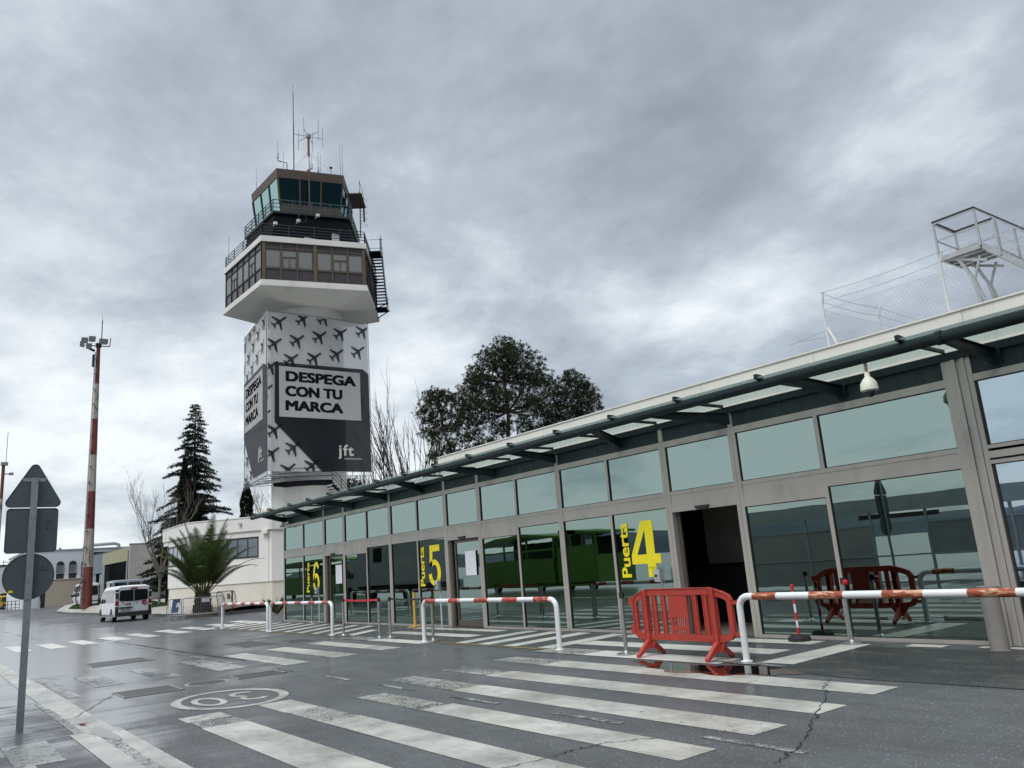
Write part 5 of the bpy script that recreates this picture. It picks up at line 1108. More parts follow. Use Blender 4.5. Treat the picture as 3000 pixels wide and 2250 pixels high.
# ------------------------------------------------------------------ vegetation
def tuft(mb, c, d, ln, n, wd, spread):
    d = Vector(d).normalized()
    for i in range(n):
        v = (d+Vector((rnd.gauss(0, spread), rnd.gauss(0, spread), rnd.gauss(0, spread)))).normalized()*ln*rnd.uniform(.6, 1.15)
        s_ = v.cross(Vector((rnd.uniform(-1, 1), rnd.uniform(-1, 1), rnd.uniform(-1, 1)))).normalized()*wd*rnd.uniform(.6, 1.2)
        mb.quad([c-s_*.5, c+v*.6+s_, c+v, c+v*.5-s_])
def pine(name, label, base, blobs, trunk, tr, dens=1.0, group='pines behind the terminal'):
    t = thing(name, label, 'pine tree', base, group)
    b = MB(); b.path(trunk, [tr*(1-.75*i/(len(trunk)-1)) for i in range(len(trunk))], 9)
    lf = MB()
    for (c, r_) in blobs:
        c = Vector(c); k = rnd.randint(max(1, len(trunk)//3), len(trunk)-1); a = Vector(trunk[k]); 
        best = min(range(len(trunk)), key=lambda q: abs(trunk[q][2]-(c.z-r_*1.0))); a = Vector(trunk[best])
        md = a.lerp(c, .55)+Vector((0, 0, -.25*r_)); b.path([a, md, c], [tr*.34, tr*.22, tr*.08], 5)
        for _ in range(9):
            e = c+Vector((rnd.gauss(0, 1), rnd.gauss(0, 1), rnd.gauss(.2, .8))).normalized()*r_*.85; m2_ = md.lerp(e, .5)+Vector((rnd.uniform(-.2, .2),)*3); b.path([md.lerp(c, rnd.uniform(0, 1)), m2_, e], [tr*.10, tr*.06, tr*.03], 3, False)
        n = int(100*r_*r_*dens)
        for _ in range(n):
            v = Vector((rnd.gauss(0, 1), rnd.gauss(0, 1), rnd.gauss(0, 1))).normalized()
            q = rnd.uniform(.45, 1.08) if rnd.random() < .8 else rnd.uniform(.1, .6)
            if math.sin(v.x*5+c.x)*math.sin(v.y*6+c.y)*math.sin(v.z*5+c.z*2) > .40: continue
            p_ = c+Vector((v.x*r_, v.y*r_, v.z*r_*.66))*q; tuft(lf, p_, v+Vector((0, 0, .5)), .33, 15, .021, .65)
    b.build('trunk', 'bark', t, True); lf.build('crown', 'pine_leaf', t)
U = Vector((.605, .796, 0)); F_V = Vector((-.796, .605, 0))
def pt(base, u, z, d=0): v = Vector(base)+U*u+F_V*d; return (v.x, v.y, z)
pb_ = (-60, 45.4, 0)
bl = []
for u, z, r_ in ((0, 22.4, 1.5), (-1.4, 21.5, 1.5), (1.5, 21.6, 1.5), (-2.6, 20.2, 1.4), (2.7, 20.4, 1.4), (.2, 20.3, 1.9), (-3.3, 18.6, 1.3), (3.6, 18.9, 1.35), (-1.6, 18.8, 1.8), (1.8, 18.8, 1.8), (-3.0, 17.2, 1.2), (4.2, 17.6, 1.1), (0, 17.3, 1.7), (-1.5, 16.3, 1.5), (2.4, 16.8, 1.6), (3.4, 15.8, 1.2), (-2.6, 15.2, 1.1), (-.8, 14.6, 1.3), (1.5, 14.8, 1.3), (-1.7, 13.2, 1.0), (2.8, 14.0, 1.0), (1.2, 13.0, .9), (.5, 11.4, 1.2), (3.6, 12.9, 1.0)):
    for s_ in range(2): bl.append((pt(pb_, u*1.06+rnd.uniform(-.3, .3), z+rnd.uniform(-.2, .2), (s_-.5)*2.4+rnd.uniform(-.5, .5)), r_*rnd.uniform(.85, 1.0)))
pine('pine_tree', 'tallest dark round crowned pine behind the terminal roof', pb_, bl, [pt(pb_, 0, 0), pt(pb_, .1, 6), pt(pb_, -.1, 12), pt(pb_, .15, 16), pt(pb_, 0, 19), pt(pb_, 0, 21.5)], .30, .85)
bl = []
for u, z, r_ in ((-6.8, 18.0, 1.1), (-5.9, 17.6, 1.1), (-7.3, 16.9, 1.1), (-8.0, 16.2, .9), (-6.2, 16.3, 1.1), (-7.4, 15.3, .95), (-5.0, 17.4, 1.0), (-4.4, 16.6, 1.0), (-4.0, 15.2, .9), (-5.2, 15.5, .8), (-6.9, 13.6, .9), (-7.7, 14.2, .8), (-7.2, 12.0, .7), (-5.2, 13.2, .7), (-4.2, 13.6, .8), (-3.6, 12.2, .9), (-2.6, 12.6, .9), (-6.4, 11.4, .6), (-3.8, 16.0, 1.0), (-5.9, 14.6, .9), (-4.6, 14.4, .9), (-6.0, 12.4, .8), (-4.8, 12.0, .8), (-3.2, 13.8, .9)):
    bl.append((pt(pb_, u, z, rnd.uniform(-.8, .8)-1), r_))
pine('pine_tree', 'lower thin crowned pine on the left of the tallest pine', pt(pb_, -5.0, 0, -1), bl, [pt(pb_, -4.7, 0, -1), pt(pb_, -4.9, 8, -1), pt(pb_, -5.2, 11.5, -1), pt(pb_, -6.2, 14.5, -1), pt(pb_, -6.5, 17.5, -1)], .20, 1.25)
bl = []
for u, z, r_ in ((7.2, 19.2, .95), (6.4, 18.5, .95), (8.0, 18.4, 1.0), (8.9, 17.7, 1.0), (9.5, 16.8, .85), (8.3, 16.8, 1.1), (7.0, 17.2, 1.1), (6.0, 16.6, .9), (5.2, 16.0, .9), (9.3, 15.8, .8), (8.0, 15.3, .95), (6.8, 15.6, .8), (5.6, 14.6, .8), (7.2, 14.3, .8), (6.4, 13.5, .9), (8.8, 14.6, .7), (5.0, 13.3, .9), (7.6, 13.2, .8), (4.6, 15.2, .9), (4.2, 14.2, .9), (6.2, 17.6, .8), (7.6, 16.0, .9), (8.6, 13.8, .8), (6.2, 15.0, .8)):
    bl.append((pt(pb_, u*.93, z+.2, rnd.uniform(-.8, .8)+1), r_))
pine('pine_tree', 'lower spreading pine on the right of the tallest pine, cut by the parapet', pt(pb_, 6.0, 0, 1), bl, [pt(pb_, 5.2, 0, 1), pt(pb_, 5.4, 8, 1), pt(pb_, 5.8, 12, 1), pt(pb_, 6.8, 15, 1), pt(pb_, 7.4, 18.2, 1)], .22, 1.35)
pine('small_pine', 'small dark evergreen showing under the lower right corner of the banner', (-80, 38.6, 0), [((-80+rnd.uniform(-.6, .6), 38.6+rnd.uniform(-1.6, 1.6), z), 1.3) for z in (8, 9, 10, 10.8, 11.4, 9.4)], [(-80, 38.6, 0), (-80, 38.6, 6), (-80, 38.6, 11)], .15, 1.0)

def conifer(label, base, H, Rm, z0, mat='cedar_leaf', nb=150, group='cedars beside the white building'):
    t = thing('cedar_tree', label, 'cedar tree', base, group); x, y_, zb = base
    b = MB(); b.path([(x, y_, zb), (x, y_, zb+H*.5), (x+.05, y_, zb+H)], [H*.018, H*.011, .015], 8); lf = MB()
    for i in range(nb):
        u = (i+rnd.random())/nb; u = u**1.15; z = z0+(zb+H-z0)*u; pit = rnd.uniform(-.05, .38); z = min(zb+H, z+rnd.uniform(-.35, .35)*(1-u)); ln = Rm*(1-u)**.85*rnd.uniform(.55, 1.12)+.12; a = i*2.399+rnd.uniform(-.3, .3)
        d = Vector((math.cos(a), math.sin(a), 0)); P = []
        for k in range(6): q = k/5; P.append(Vector((x, y_, z))+d*ln*q+Vector((0, 0, ln*(pit*q-.34*q*q)+.02)))
        b.path(P, [.045*(1-.15*k) for k in range(6)], 3, False)
        sd_ = Vector((-d.y, d.x, 0)); ns = max(3, int(ln*7))
        for k in range(ns):
            q = (k+.6)/ns; p_ = P[0].lerp(P[-1], 0)+d*ln*q+Vector((0, 0, ln*(pit*q-.34*q*q)+.02))
            for sg in (-1, 1):
                L2 = (.25+.42*ln*(1-q)*.55+.12)*rnd.uniform(.6, 1.15); e = (d*.75+sd_*sg*rnd.uniform(.5, 1.0)).normalized()
                n2 = max(2, int(L2*5.5))
                for j in range(n2):
                    w_ = (j+.5)/n2; pp_ = p_+e*L2*w_+Vector((0, 0, -.10*w_-.02*rnd.random())); tuft(lf, pp_, e+Vector((0, 0, -.45)), .27, 5, .042, .55)
    b.build('trunk', 'bark', t, True); lf.build('crown', mat, t); return t
conifer('tall cedar with drooping layered branches left of the control tower', (-85, 23.0, 0.3), 20.2, 4.7, 4.5, nb=170)
conifer('low cedar with dark drooping boughs behind the left corner of the white building', (-71.5, 17.3, .3), 6.8, 2.6, 1.6, nb=60)
def cypress(label, base, H, r_, n):
    t = thing('cypress_tree', label, 'cypress', base, 'dark cypresses'); b = MB(); b.path([base, (base[0], base[1], base[2]+H*.9)], [.16, .03], 7); b.build('trunk', 'bark', t, True); lf = MB()
    for _ in range(n):
        u = rnd.random(); rr = r_*min(1, 3.2*(1-u)**.8, .75+u*2)*(.80+.22*math.sin(u*23+2)*math.sin(u*9))*math.sqrt(rnd.uniform(.45, 1)); a = rnd.uniform(0, 6.283)
        p_ = Vector((base[0]+rr*math.cos(a), base[1]+rr*math.sin(a), base[2]+.3+(H-.3)*u)); tuft(lf, p_, (math.cos(a)*.5, math.sin(a)*.5, 1), .26, 4, .045, .3)
    lf.build('crown', 'cypress_leaf', t)
cypress('tall narrow dark cypress in front of the cedar', (-80, 20.75, .3), 13.5, .62, 4500)
cypress('broad shorter dark cypress in front of the cedar', (-80.4, 21.6, .3), 10.9, 1.12, 7000)
cypress('lone ragged dark cypress between the white building and the tower shaft', (-79, 26.45, .3), 11.4, .66, 4500)
cypress('small dark conifer behind the round road sign at the far left', (-130, 12.6, .5), 5.4, 1.1, 1800)
def bare(name, label, base, H, sp, n0, up=.8, depth=4, r0=.12, mat='twig', wind=(0, 0), group='bare winter trees', cat='bare tree', low=.15):
    t = thing(name, label, cat, base, group); b = MB(); tw_ = MB()
    def grow_(p_, d, ln, r_, dep):
        P = [p_]; q = p_.copy(); dd = d.copy(); k = 5
        for i in range(k):
            dd = (dd+Vector((rnd.gauss(0, .10)+wind[0]*.06, rnd.gauss(0, .10)+wind[1]*.06, up*.16))).normalized(); q = q+dd*ln/k; P.append(q.copy())
        (b if dep == depth else tw_).path(P, [r_*(1-.6*i/k) for i in range(k+1)], 5 if dep > 2 else 3, False)
        if dep <= 0: return
        for i in range(3 if dep > 1 else 4):
            j = rnd.randint(1, k); a = rnd.uniform(0, 6.28); s_ = Vector((math.cos(a), math.sin(a), rnd.uniform(.1, .6))); grow_(P[j], (dd*.8+s_*sp).normalized(), ln*rnd.uniform(.5, .75), r_*.55, dep-1)
    bs = Vector(base); b.path([bs, bs+Vector((0, 0, H*low))], [r0*1.25, r0], 8)
    for i in range(n0):
        a = 6.28*i/n0+rnd.uniform(-.4, .4); grow_(bs+Vector((0, 0, H*low*rnd.uniform(.6, 1))), Vector((math.cos(a)*sp, math.sin(a)*sp, 1)).normalized(), H*.48*rnd.uniform(.7, 1.1), r0*.75, depth)
    b.build('trunk', mat, t, True); tw_.build('twigs', mat, t)
bare('bare_tree', 'pale bare tree with a grey trunk before the low cedar', (-69, 16.15, .4), 8.6, .42, 6, .7, 4, .085, 'bark_grey', low=.3)
bare('bare_tree', 'fine branched bare tree between the lone cypress and the tower shaft', (-82, 29.6, .3), 10.5, .75, 5, .35, 4, .10, low=.3)
for (x, y_, H, lb) in ((-75, 40.9, 18.0, 'leftmost wind bent bare poplar behind the terminal roof'), (-75, 42.7, 19.8, 'middle and tallest bare poplar behind the terminal roof'), (-74, 45.0, 18.6, 'bare poplar close to the left side of the pines'), (-77, 38.5, 13.0, 'low bushy bare poplar right of the banner'), (-73, 44.2, 15.0, 'short bare poplar between its two taller neighbours')):
    bare('bare_poplar', lb, (x, y_, 0), H, .22, 6, 1.0, 3, .17, 'twig', (0, -.6 if y_ < 44 else .5), 'bare poplars', low=.25)

# palm with fronds
pl = thing('palm_tree', 'short stout date palm with arching green fronds inside steel fences', 'palm tree', (-46.0, 13.0, .05))
b = MB(); prof = []
for k in range(15): z = k*.085; prof.append((.46-.10*z+(.035 if k % 2 else -.02), z))
b.lathe(prof, (-46.0, 13.0, .0), 18)
for k in range(150): a = rnd.uniform(0, 6.28); z = rnd.uniform(.1, 1.2); r_ = .48-.15*z; p_ = Vector((-46+r_*math.cos(a), 13+r_*math.sin(a), z)); b.path([p_, p_+Vector((.10*math.cos(a), .10*math.sin(a), .12))], [.05, .015], 4)
b.build('trunk', 'bark', pl)
for i in range(38):
    a = i*2.399+rnd.uniform(-.25, .25); u = i/38; el = R(86-42*u+rnd.uniform(-4, 4)); ln = rnd.uniform(3.6, 4.4)*(1-.16*u); P = []; p_ = Vector((-46+.22*math.cos(a), 13+.22*math.sin(a), 1.12+.1*(1-u))); e = el
    n = 12
    for k in range(n+1):
        P.append(p_.copy()); p_ = p_+Vector((math.cos(a)*math.cos(e), math.sin(a)*math.cos(e), math.sin(e)))*ln/n; e -= R(.6+14*(k/n)**1.35*(.10+u))
    f_ = MB(); f_.path(P, [.028*(1-.8*k/n) for k in range(n+1)], 4, False)
    st__ = MB(); NL = 72
    for k in range(NL):
        q = .22+.78*k/NL; j = min(n-1, int(q*n)); w_ = q*n-j; c0 = P[j].lerp(P[j+1], w_); d = (P[j+1]-P[j]).normalized(); sd_ = d.cross(Vector((0, 0, 1))).normalized(); upn = sd_.cross(d).normalized()
        L2 = .60*math.sin(math.pi*min(1, .12+.9*q))**.6*rnd.uniform(.85, 1.1)+.06
        for sg in (-1, 1):
            v = (d*.62+sd_*sg*.85+upn*.22).normalized()*L2+Vector((0, 0, -.22*L2*(.4+u))); h_ = d*.018; f_.cur = 1
            f_.quad([c0-h_, c0+h_, c0+v*.6+h_*.9, c0+v]); 
    f_.build('frond', ['palm_stem', 'palm_leaf'], pl)

# grass strip and low plants
gr = MB()
def gpatch(x0, x1, y0, y1, n):
    nn_ = int((x1-x0)/1.0)
    for i_ in range(nn_):
        a_, c_ = x0+(x1-x0)*i_/nn_, x0+(x1-x0)*(i_+1)/nn_
        for j_ in range(6):
            e_, f_ = y0+(y1-y0)*j_/6, y0+(y1-y0)*(j_+1)/6; gr.quad([(a_, e_, iz(a_, e_)+.04), (c_, e_, iz(c_, e_)+.04), (c_, f_, iz(c_, f_)+.04), (a_, f_, iz(a_, f_)+.04)])
    for _ in range(n):
        x, y_ = rnd.uniform(x0, x1), rnd.uniform(y0, y1); z = iz(x, y_)+.01; a = rnd.uniform(0, 6.28); h = rnd.uniform(.06, .16); gr.quad([(x-.03*math.cos(a), y_-.03*math.sin(a), z), (x+.03*math.cos(a), y_+.03*math.sin(a), z), (x+rnd.uniform(-.05, .05), y_+rnd.uniform(-.05, .05), z+h)])
gpatch(-84.5, -65.2, 13.7, 17.2, 9000); gpatch(-92, -82.5, 13.0, 13.7, 1200)
tag(gr.build('grass', 'grass_leaf'), 'short green grass on the island around the mast', 'grass', kind='stuff')
for (x, y_, h, lb) in ((-40.2, 15.0, .95, 'spiky grey green plant at the edge of the bank left of the glass front'), (-36.5, 15.0, .85, 'thin spiky plant close to the left corner of the glass front'), (-42.5, 15.6, .35, 'low dry weed by the painted gutter line')):
    b = MB()
    for k in range(46): a = rnd.uniform(0, 6.28); v = Vector((math.cos(a)*rnd.uniform(.1, .7), math.sin(a)*rnd.uniform(.1, .7), 1)).normalized()*h*rnd.uniform(.7, 1.1); p_ = Vector((x+.08*math.cos(a), y_+.08*math.sin(a), 0)); s_ = Vector((-v.y, v.x, 0)).normalized()*.02; b.quad([p_-s_, p_+s_, p_+v*.6+s_*.7, p_+v+Vector((v.x*.3, v.y*.3, -.08))])
    tag(b.build('plant', 'shrub_leaf', loc=(x, y_, 0)), lb, 'plant', 'plants on the garden bank')
# steel crowd fences round the palm
def crowd_fence(a, c, label, lean=0.0, board=None, h=1.05, z0=0.0):
    a, c = Vector((*a, z0)), Vector((*c, z0)); d = (c-a); ln = d.length; d.normalize(); nn = Vector((-d.y, d.x, 0)); t = thing('crowd_fence', label, 'fence', tuple(a), 'steel crowd control fences round the palm')
    f = lambda s_, z, o=0.0: a+d*s_+nn*(o+lean*z)+Vector((0, 0, z))
    b = MB(); P = [f(0, 0), f(0, h-.15), f(.05, h-.04), f(.16, h), f(ln-.16, h), f(ln-.05, h-.04), f(ln, h-.15), f(ln, 0)]; b.path(P, .022, 7); b.path([f(0, .2), f(ln, .2)], .018, 6)
    for s_ in (.25, ln-.25): b.path([f(s_, .2), f(s_-.0, .03, .0), f(s_, 0.02, .28)], .018, 6); b.path([f(s_, .2), f(s_, 0.02, -.28)], .018, 6)
    b.build('frame', 'galvanised', t, True)
    b = MB(); n = int(ln/.09)
    for i in range(1, n): b.path([f(ln*i/n, .2), f(ln*i/n, h)], .007, 4, False)
    b.build('bars', 'galvanised', t)
    if board: b = MB(); s0, s1, zz0, zz1 = board; b.quad([f(s0, zz0, -.03), f(s1, zz0, -.03), f(s1, zz1, -.03), f(s0, zz1, -.03)]); b.build('board', 'grey_plastic', t)
    return t
crowd_fence((-45.4, 11.75), (-44.6, 13.75), 'steel fence in front of the palm trunk, with a small white notice', board=(1.0, 1.42, .78, 1.0))
t = crowd_fence((-45.9, 11.1), (-45.2, 11.75), 'short steel fence with a blue board at the left of the palm', .12)
b = MB(); b.quad([(-45.85, 11.32, .35), (-45.55, 11.62, .35), (-45.5, 11.72, 1.05), (-45.8, 11.42, 1.05)]); b.build('blue_board', 'blue_board', t)
b = MB(); b.quad([(-45.60, 11.52, .62), (-45.42, 11.70, .62), (-45.4, 11.74, .85), (-45.58, 11.56, .85)]); b.build('notice', 'paper', t)
crowd_fence((-47.4, 14.3), (-46.0, 14.9), 'steel fence leaning behind the palm on the right', -.2, z0=.2, board=(.9, 1.15, .6, .9)); crowd_fence((-47.6, 13.2), (-47.0, 14.4), 'steel fence standing directly behind the palm trunk', .15, z0=.15)
wl = MB(); wl.box(-45.9, 14.52, .15, -45.83, 14.60, 1.25); wl.box(-45.9, 14.40, .15, -45.83, 14.52, .22); tag(wl.build('wood_lath', 'wood_lath', loc=(-45.87, 14.55, .15)), 'upright orange wooden lath beside the leaning fence', 'lath')
pls = MB(); pls.lathe([(.95, -.02), (.85, .12), (.7, .2), (.5, .24), (.2, .25)], (-46.0, 13.0, 0), 16); tag(pls.build('planting_mound', 'soil'), kind='structure')

# ------------------------------------------------------------------ vehicles
def van(name, label, loc, heading, L_=5.0, Wd=1.95, H=1.97, body='van_white', hood=True, detail=False, cat='van', group='vans beyond the pavement island'):
    t = thing(name, label, cat, loc, group); t.rotation_euler = (0, 0, heading); WL[t.name] = Vector((0, 0, 0))
    st_ = [(0.00, .97, .32, H*.96, .97), (0.03, .985, .30, H*.975, .985), (.5, 1, .28, H, 1), (L_*.68, 1, .28, H*.995, 1), (L_*.74, 1, .28, H*.965, .99), (L_*.80, 1, .28, H*.85, .98), (L_*.86, .99, .28, H*.68, .97), (L_*.90, .98, .28, H*.60, .95), (L_*.96, .93, .28, H*.52, .9), (L_*.99, .84, .30, H*.42, .82), (L_, .78, .34, H*.34, .76)]
    hw = Wd/2
    def wz(z, k): return hw*k*(1-.11*max(0, (z-1.0)/(H-1.0))**1.3)
    rings = []
    for x, k, zb_, zt_, _ in st_:
        R_ = []
        for f in (0, .12, .35, .55, .75, .90, .97): z = zb_+(zt_-zb_)*f; R_.append((x, wz(z, k)*(1 if f < .9 else (.985 if f < .95 else .94)), z))
        R_.append((x, wz(zt_, k)*.80, zt_)); rings.append(R_+[(x, 0, zt_+.015)]+[(x_, -y__, z_) for x_, y__, z_ in R_[::-1]])
    b = MB(); n = len(rings[0]); b.v = [p_ for r_ in rings for p_ in r_]
    for i in range(len(rings)-1):
        for k in range(n-1): b.f.append((i*n+k, i*n+k+1, (i+1)*n+k+1, (i+1)*n+k)); b.m.append(0)
        b.f.append((i*n+n-1, i*n, (i+1)*n, (i+1)*n+n-1)); b.m.append(0)
    b.f.append(tuple(range(n))); b.m.append(0); b.f.append(tuple(range((len(rings)-1)*n, len(rings)*n))[::-1]); b.m.append(0)
    b.build('body', body, t, True)
    # side glazing, wheels
    for sg in (-1, 1):
        for a, c, z0, z1, sl_ in ((.35, L_*.25, 1.08, H*.90, 0), (L_*.27, L_*.46, 1.08, H*.90, 0), (L_*.48, L_*.62, 1.08, H*.90, 0), (L_*.645, L_*.80, 1.05, H*.88, .45)):
            b = MB(); P = [(a, z0), (c+.05, z0-.02), (c-sl_*.4, z0+(z1-z0)*.55), (c-sl_, z1), (a+.03, z1)]
            b.quad([(x, sg*(wz(z, 1)+.006), z) for x, z in P]); b.build('side_window', 'van_glass', t)
        b = MB(); b.quad([(.1, sg*(hw+.004), .30), (L_*.93, sg*(hw+.002), .30), (L_*.93, sg*(hw+.002), .42), (.1, sg*(hw+.004), .42)]); b.build('sill_trim', 'seam', t)
        b = MB()
        b.box(L_*.765, sg*(hw+.02), 1.05, L_*.80, sg*(hw+.20), 1.30); b.build('mirror', 'van_trim', t)
        for wx in (L_*.17, L_*.80):
            b = MB(); b.path([(wx, sg*(hw-.24), .33), (wx, sg*(hw-.03), .33)], .33, 22); o = b.build('wheel', 'rubber', t, True)
            b = MB(); b.path([(wx, sg*(hw-.04), .33), (wx, sg*(hw-.02), .33)], .20, 16); b.build('hub', 'hub_grey', o)
            b = MB(); P = [(wx+.40*math.cos(R(a)), .33+.42*math.sin(R(a))) for a in range(0, 181, 20)]; b.quad([(x, sg*(hw+.003), z) for x, z in P]); b.build('wheel_arch', 'van_trim', t)
    b = MB(); zz0, zz1 = H*.62, H*.93; b.quad([(L_*.885, -.78*hw, H*.645), (L_*.885, .78*hw, H*.645), (L_*.755, .80*hw, H*.955), (L_*.755, -.80*hw, H*.955)]); b.build('windscreen', 'van_glass', t)
    # rear
    b = MB(); b.box(-.10, -hw*.97, .30, .14, hw*.97, .52); b.build('bumper', 'van_trim', t)
    b = MB()
    for sg in (-1, 1): b.box(-.015, sg*hw*.80, .5, .07, sg*hw*.965, H*.90)
    b.build('rear_pillar_trim', 'van_trim', t)
    for sg in (-1, 1):
        b = MB(); b.box(-.03, sg*hw*.83, .95, .06, sg*hw*.955, 1.26); o = b.build('tail_lamp', 'lamp_red', t); b = MB(); b.box(-.031, sg*hw*.84, 1.27, .05, sg*hw*.95, 1.14); b.build('reverse_lamp', 'lamp_clear', o)
        b = MB(); b.box(-.03, sg*hw*.82, .84, .05, sg*hw*.96, .90); b.box(-.03, sg*hw*.82, 1.58, .05, sg*hw*.95, 1.65); b.build('hinge', body, t)
    rw = lambda y__, z: hw*.0-.012
    for sg in (-1, 1):
        b = MB(); P = [(sg*.025, 1.10), (sg*hw*.72, 1.14), (sg*hw*.76, 1.22), (sg*hw*.74, H*.84), (sg*hw*.70, H*.87), (sg*.025, H*.88)]; b.prism(P, lambda u, v, d: (-.012-d, u, v), -.02, .006); b.build('rear_window', 'van_glass', t)
        b = MB(); b.path([(-.03, sg*hw*.62, 1.13), (-.035, sg*hw*.48, .92)], .012, 5); b.build('wiper', 'van_trim', t)
    b = MB(); b.box(-.006, -.006, .55, .0, .006, 1.9); b.box(-.006, -hw*.79, .545, .0, hw*.79, .553); b.box(-.006, -.5, .72, .0, -.48, .724); b.build('door_seam', 'seam', t)
    if detail:
        # rear seen from behind : viewer's left is +Y of the van when it points along -X
        b = MB(); b.box(-.03, -.18, H*.905, .0, .18, H*.935); b.build('brake_lamp', 'lamp_red', t)
        b = MB(); b.box(-.03, .13, .94, -.008, .42, .985); b.build('door_handle', 'van_trim', t)
        b = MB(); b.box(-.035, .08, .73, -.008, .74, .80); b.build('plate_light', 'van_trim', t)
        b = MB(); b.box(-.02, .14, .60, -.008, .66, .715); pl_ = b.build('number_plate', 'plate', t)
        b = MB(); put_text(b, '9873 LMR', lambda u, v: (-.0215, .60-u*.42, .622+v*.072), 0, 0, 1, 1, bold=.02); b.build('plate_text', 'plate_ink', pl_)
        b = MB(); b.box(-.02, -.22, .98, -.008, -.10, 1.0); b.build('badge', 'seam', t)
        b = MB(); cy_, cz_ = -.56, .98
        b.prism([(cy_+.15*math.cos(a), cz_+.12*math.sin(a)+.02*math.cos(a)) for a in [2*math.pi*k/24 for k in range(24)]], lambda u, v, d: (-.012-d, u, v), 0, .006); b.cur = 1
        b.prism([(cy_+.13*math.cos(a)+.02, cz_+.045*math.sin(a)+.055) for a in [2*math.pi*k/20 for k in range(20)]], lambda u, v, d: (-.018-d, u, v), 0, .003); b.cur = 2
        b.box(-.0235, cy_-.10, cz_-.012, -.0215, cy_+.10, cz_+.014); b.build('round_logo', ['logo_red', 'logo_violet', 'paper'], t)
    return t
van('parked_van', 'white van seen from behind with a round red logo and dark rear windows', (-49.75, 10.28, 0), math.pi, detail=True)
van('parked_van', 'white high roofed minibus half hidden by the red mast foot', (-100, 16.2, .45), math.pi, 5.9, 2.0, 2.45)
van('parked_van', 'long silver high roofed van side on behind the white van', (-85, 15.3, .42), math.pi/2, 5.7, 2.0, 2.35, 'van_silver')
van('parked_van', 'yellow van at the far left edge of the photo', (-139, 12.2, .5), -math.pi/2, 4.9, 1.9, 1.9, 'van_yellow')
van('parked_car', 'dark blue car parked above the yellow van at the far left', (-146, 12.6, .9), -math.pi/2, 4.4, 1.8, 1.5, 'car_blue', cat='car')

# ------------------------------------------------------------------ far buildings on the left
ab = thing('arched_building', 'white building with round arched windows over a plain beige wall', 'building', (-115, 18, .45))
b = MB(); b.box(-135, 11.3, .3, -115.05, 30, 7.35); b.build('wall', 'cool_white', ab)
b = MB(); b.box(-115.6, 13.62, .3, -114.6, 18.6, 3.70); b.box(-115.6, 13.55, 3.70, -114.55, 18.6, 3.80); b.build('lower_wall', 'beige_wall', ab)
b = MB(); b.box(-135, 11.2, 7.35, -114.95, 30, 7.47); b.build('coping', 'walk_white', ab)
for yc in (12.38, 13.76, 15.14, 16.52, 17.9):
    b = MB(); P = [(yc-.43, 3.85), (yc+.43, 3.85), (yc+.43, 5.55)]+[(yc+.43*math.cos(R(a)), 5.55+.45*math.sin(R(a))) for a in range(20, 161, 20)]+[(yc-.43, 5.55)]
    b.prism(P, lambda u, v, d: (-115.05+d, u, v), -.02, .03); o = b.build('arched_window', 'window_dark', ab)
    b = MB(); b.box(-115.02, yc-.38, 4.6, -114.99, yc+.38, 5.5); b.build('blind', 'blind_grey', o)
    b = MB(); b.box(-115.02, yc-.43, 4.50, -114.96, yc+.43, 4.57); b.box(-115.02, yc+.36, 4.57, -114.97, yc+.41, 5.5); b.build('transom', 'walk_white', o)
b = MB(); b.path([(-118, 18.0, 7.4), (-118, 18.2, 7.95), (-118, 21.8, 8.1), (-118, 22.3, 7.9), (-118, 22.4, 7.4)], .22, 10); b.build('roof_duct', 'galvanised', ab, True)
b = MB(); b.box(-116, 15.0, 7.47, -115.7, 15.25, 7.68); b.build('roof_lamp', 'van_trim', ab)
b = MB(); b.box(-114.9, 13.05, .5, -114.6, 13.6, 3.0); b.build('doorway', 'window_dark', ab)
hg = thing('hangar', 'workshop with cream fascia, dark open doorway and bare concrete end wall', 'building', (-105, 20, .5))
b = MB(); b.box(-104.6, 20.9, .3, -104.0, 26, 7.18); b.box(-104.6, 20.85, 7.18, -103.95, 26, 7.26); b.build('end_wall', 'concrete_wall', hg)
b = MB(); b.faces([(-105, 18.14, 4.86), (-105, 20.9, 5.3), (-105, 20.9, 6.9), (-105, 18.14, 6.2), (-105.3, 18.14, 4.86), (-105.3, 20.9, 5.3), (-105.3, 20.9, 6.9), (-105.3, 18.14, 6.2)], [(0, 1, 2, 3), (7, 6, 5, 4), (0, 4, 5, 1), (1, 5, 6, 2), (2, 6, 7, 3), (3, 7, 4, 0)]); b.build('fascia', 'hangar_cream', hg)
b = MB(); b.faces([(-105, 17.2, 3.94), (-105, 18.14, 4.02), (-105, 18.14, 6.2), (-105, 17.2, 6.05), (-112, 17.2, 3.94), (-112, 18.1, 4.02), (-112, 18.1, 6.2), (-112, 17.2, 6.05)], [(0, 1, 2, 3), (7, 6, 5, 4), (0, 4, 5, 1), (1, 5, 6, 2), (2, 6, 7, 3), (3, 7, 4, 0)]); b.build('metal_cladding', 'hangar_blue', hg)
b = MB(); b.box(-105.2, 18.14, .4, -105, 18.42, 4.86); b.box(-105.2, 20.78, .4, -105, 20.9, 5.3); b.box(-105.3, 17.2, .4, -105.1, 17.55, 3.94); b.box(-105.3, 17.95, .4, -105.1, 18.14, 3.94); b.build('pillar', 'walk_white', hg)
b = MB(); b.box(-112, 17.3, .4, -111.8, 25, 6.8); b.box(-111.8, 18.4, .4, -105.4, 18.45, 5.5); b.build('inner_wall', 'window_dark', hg); b = MB(); b.box(-108, 18.6, .4, -107.8, 19.4, 4.8); b.build('folding_door', 'blind_grey', hg)
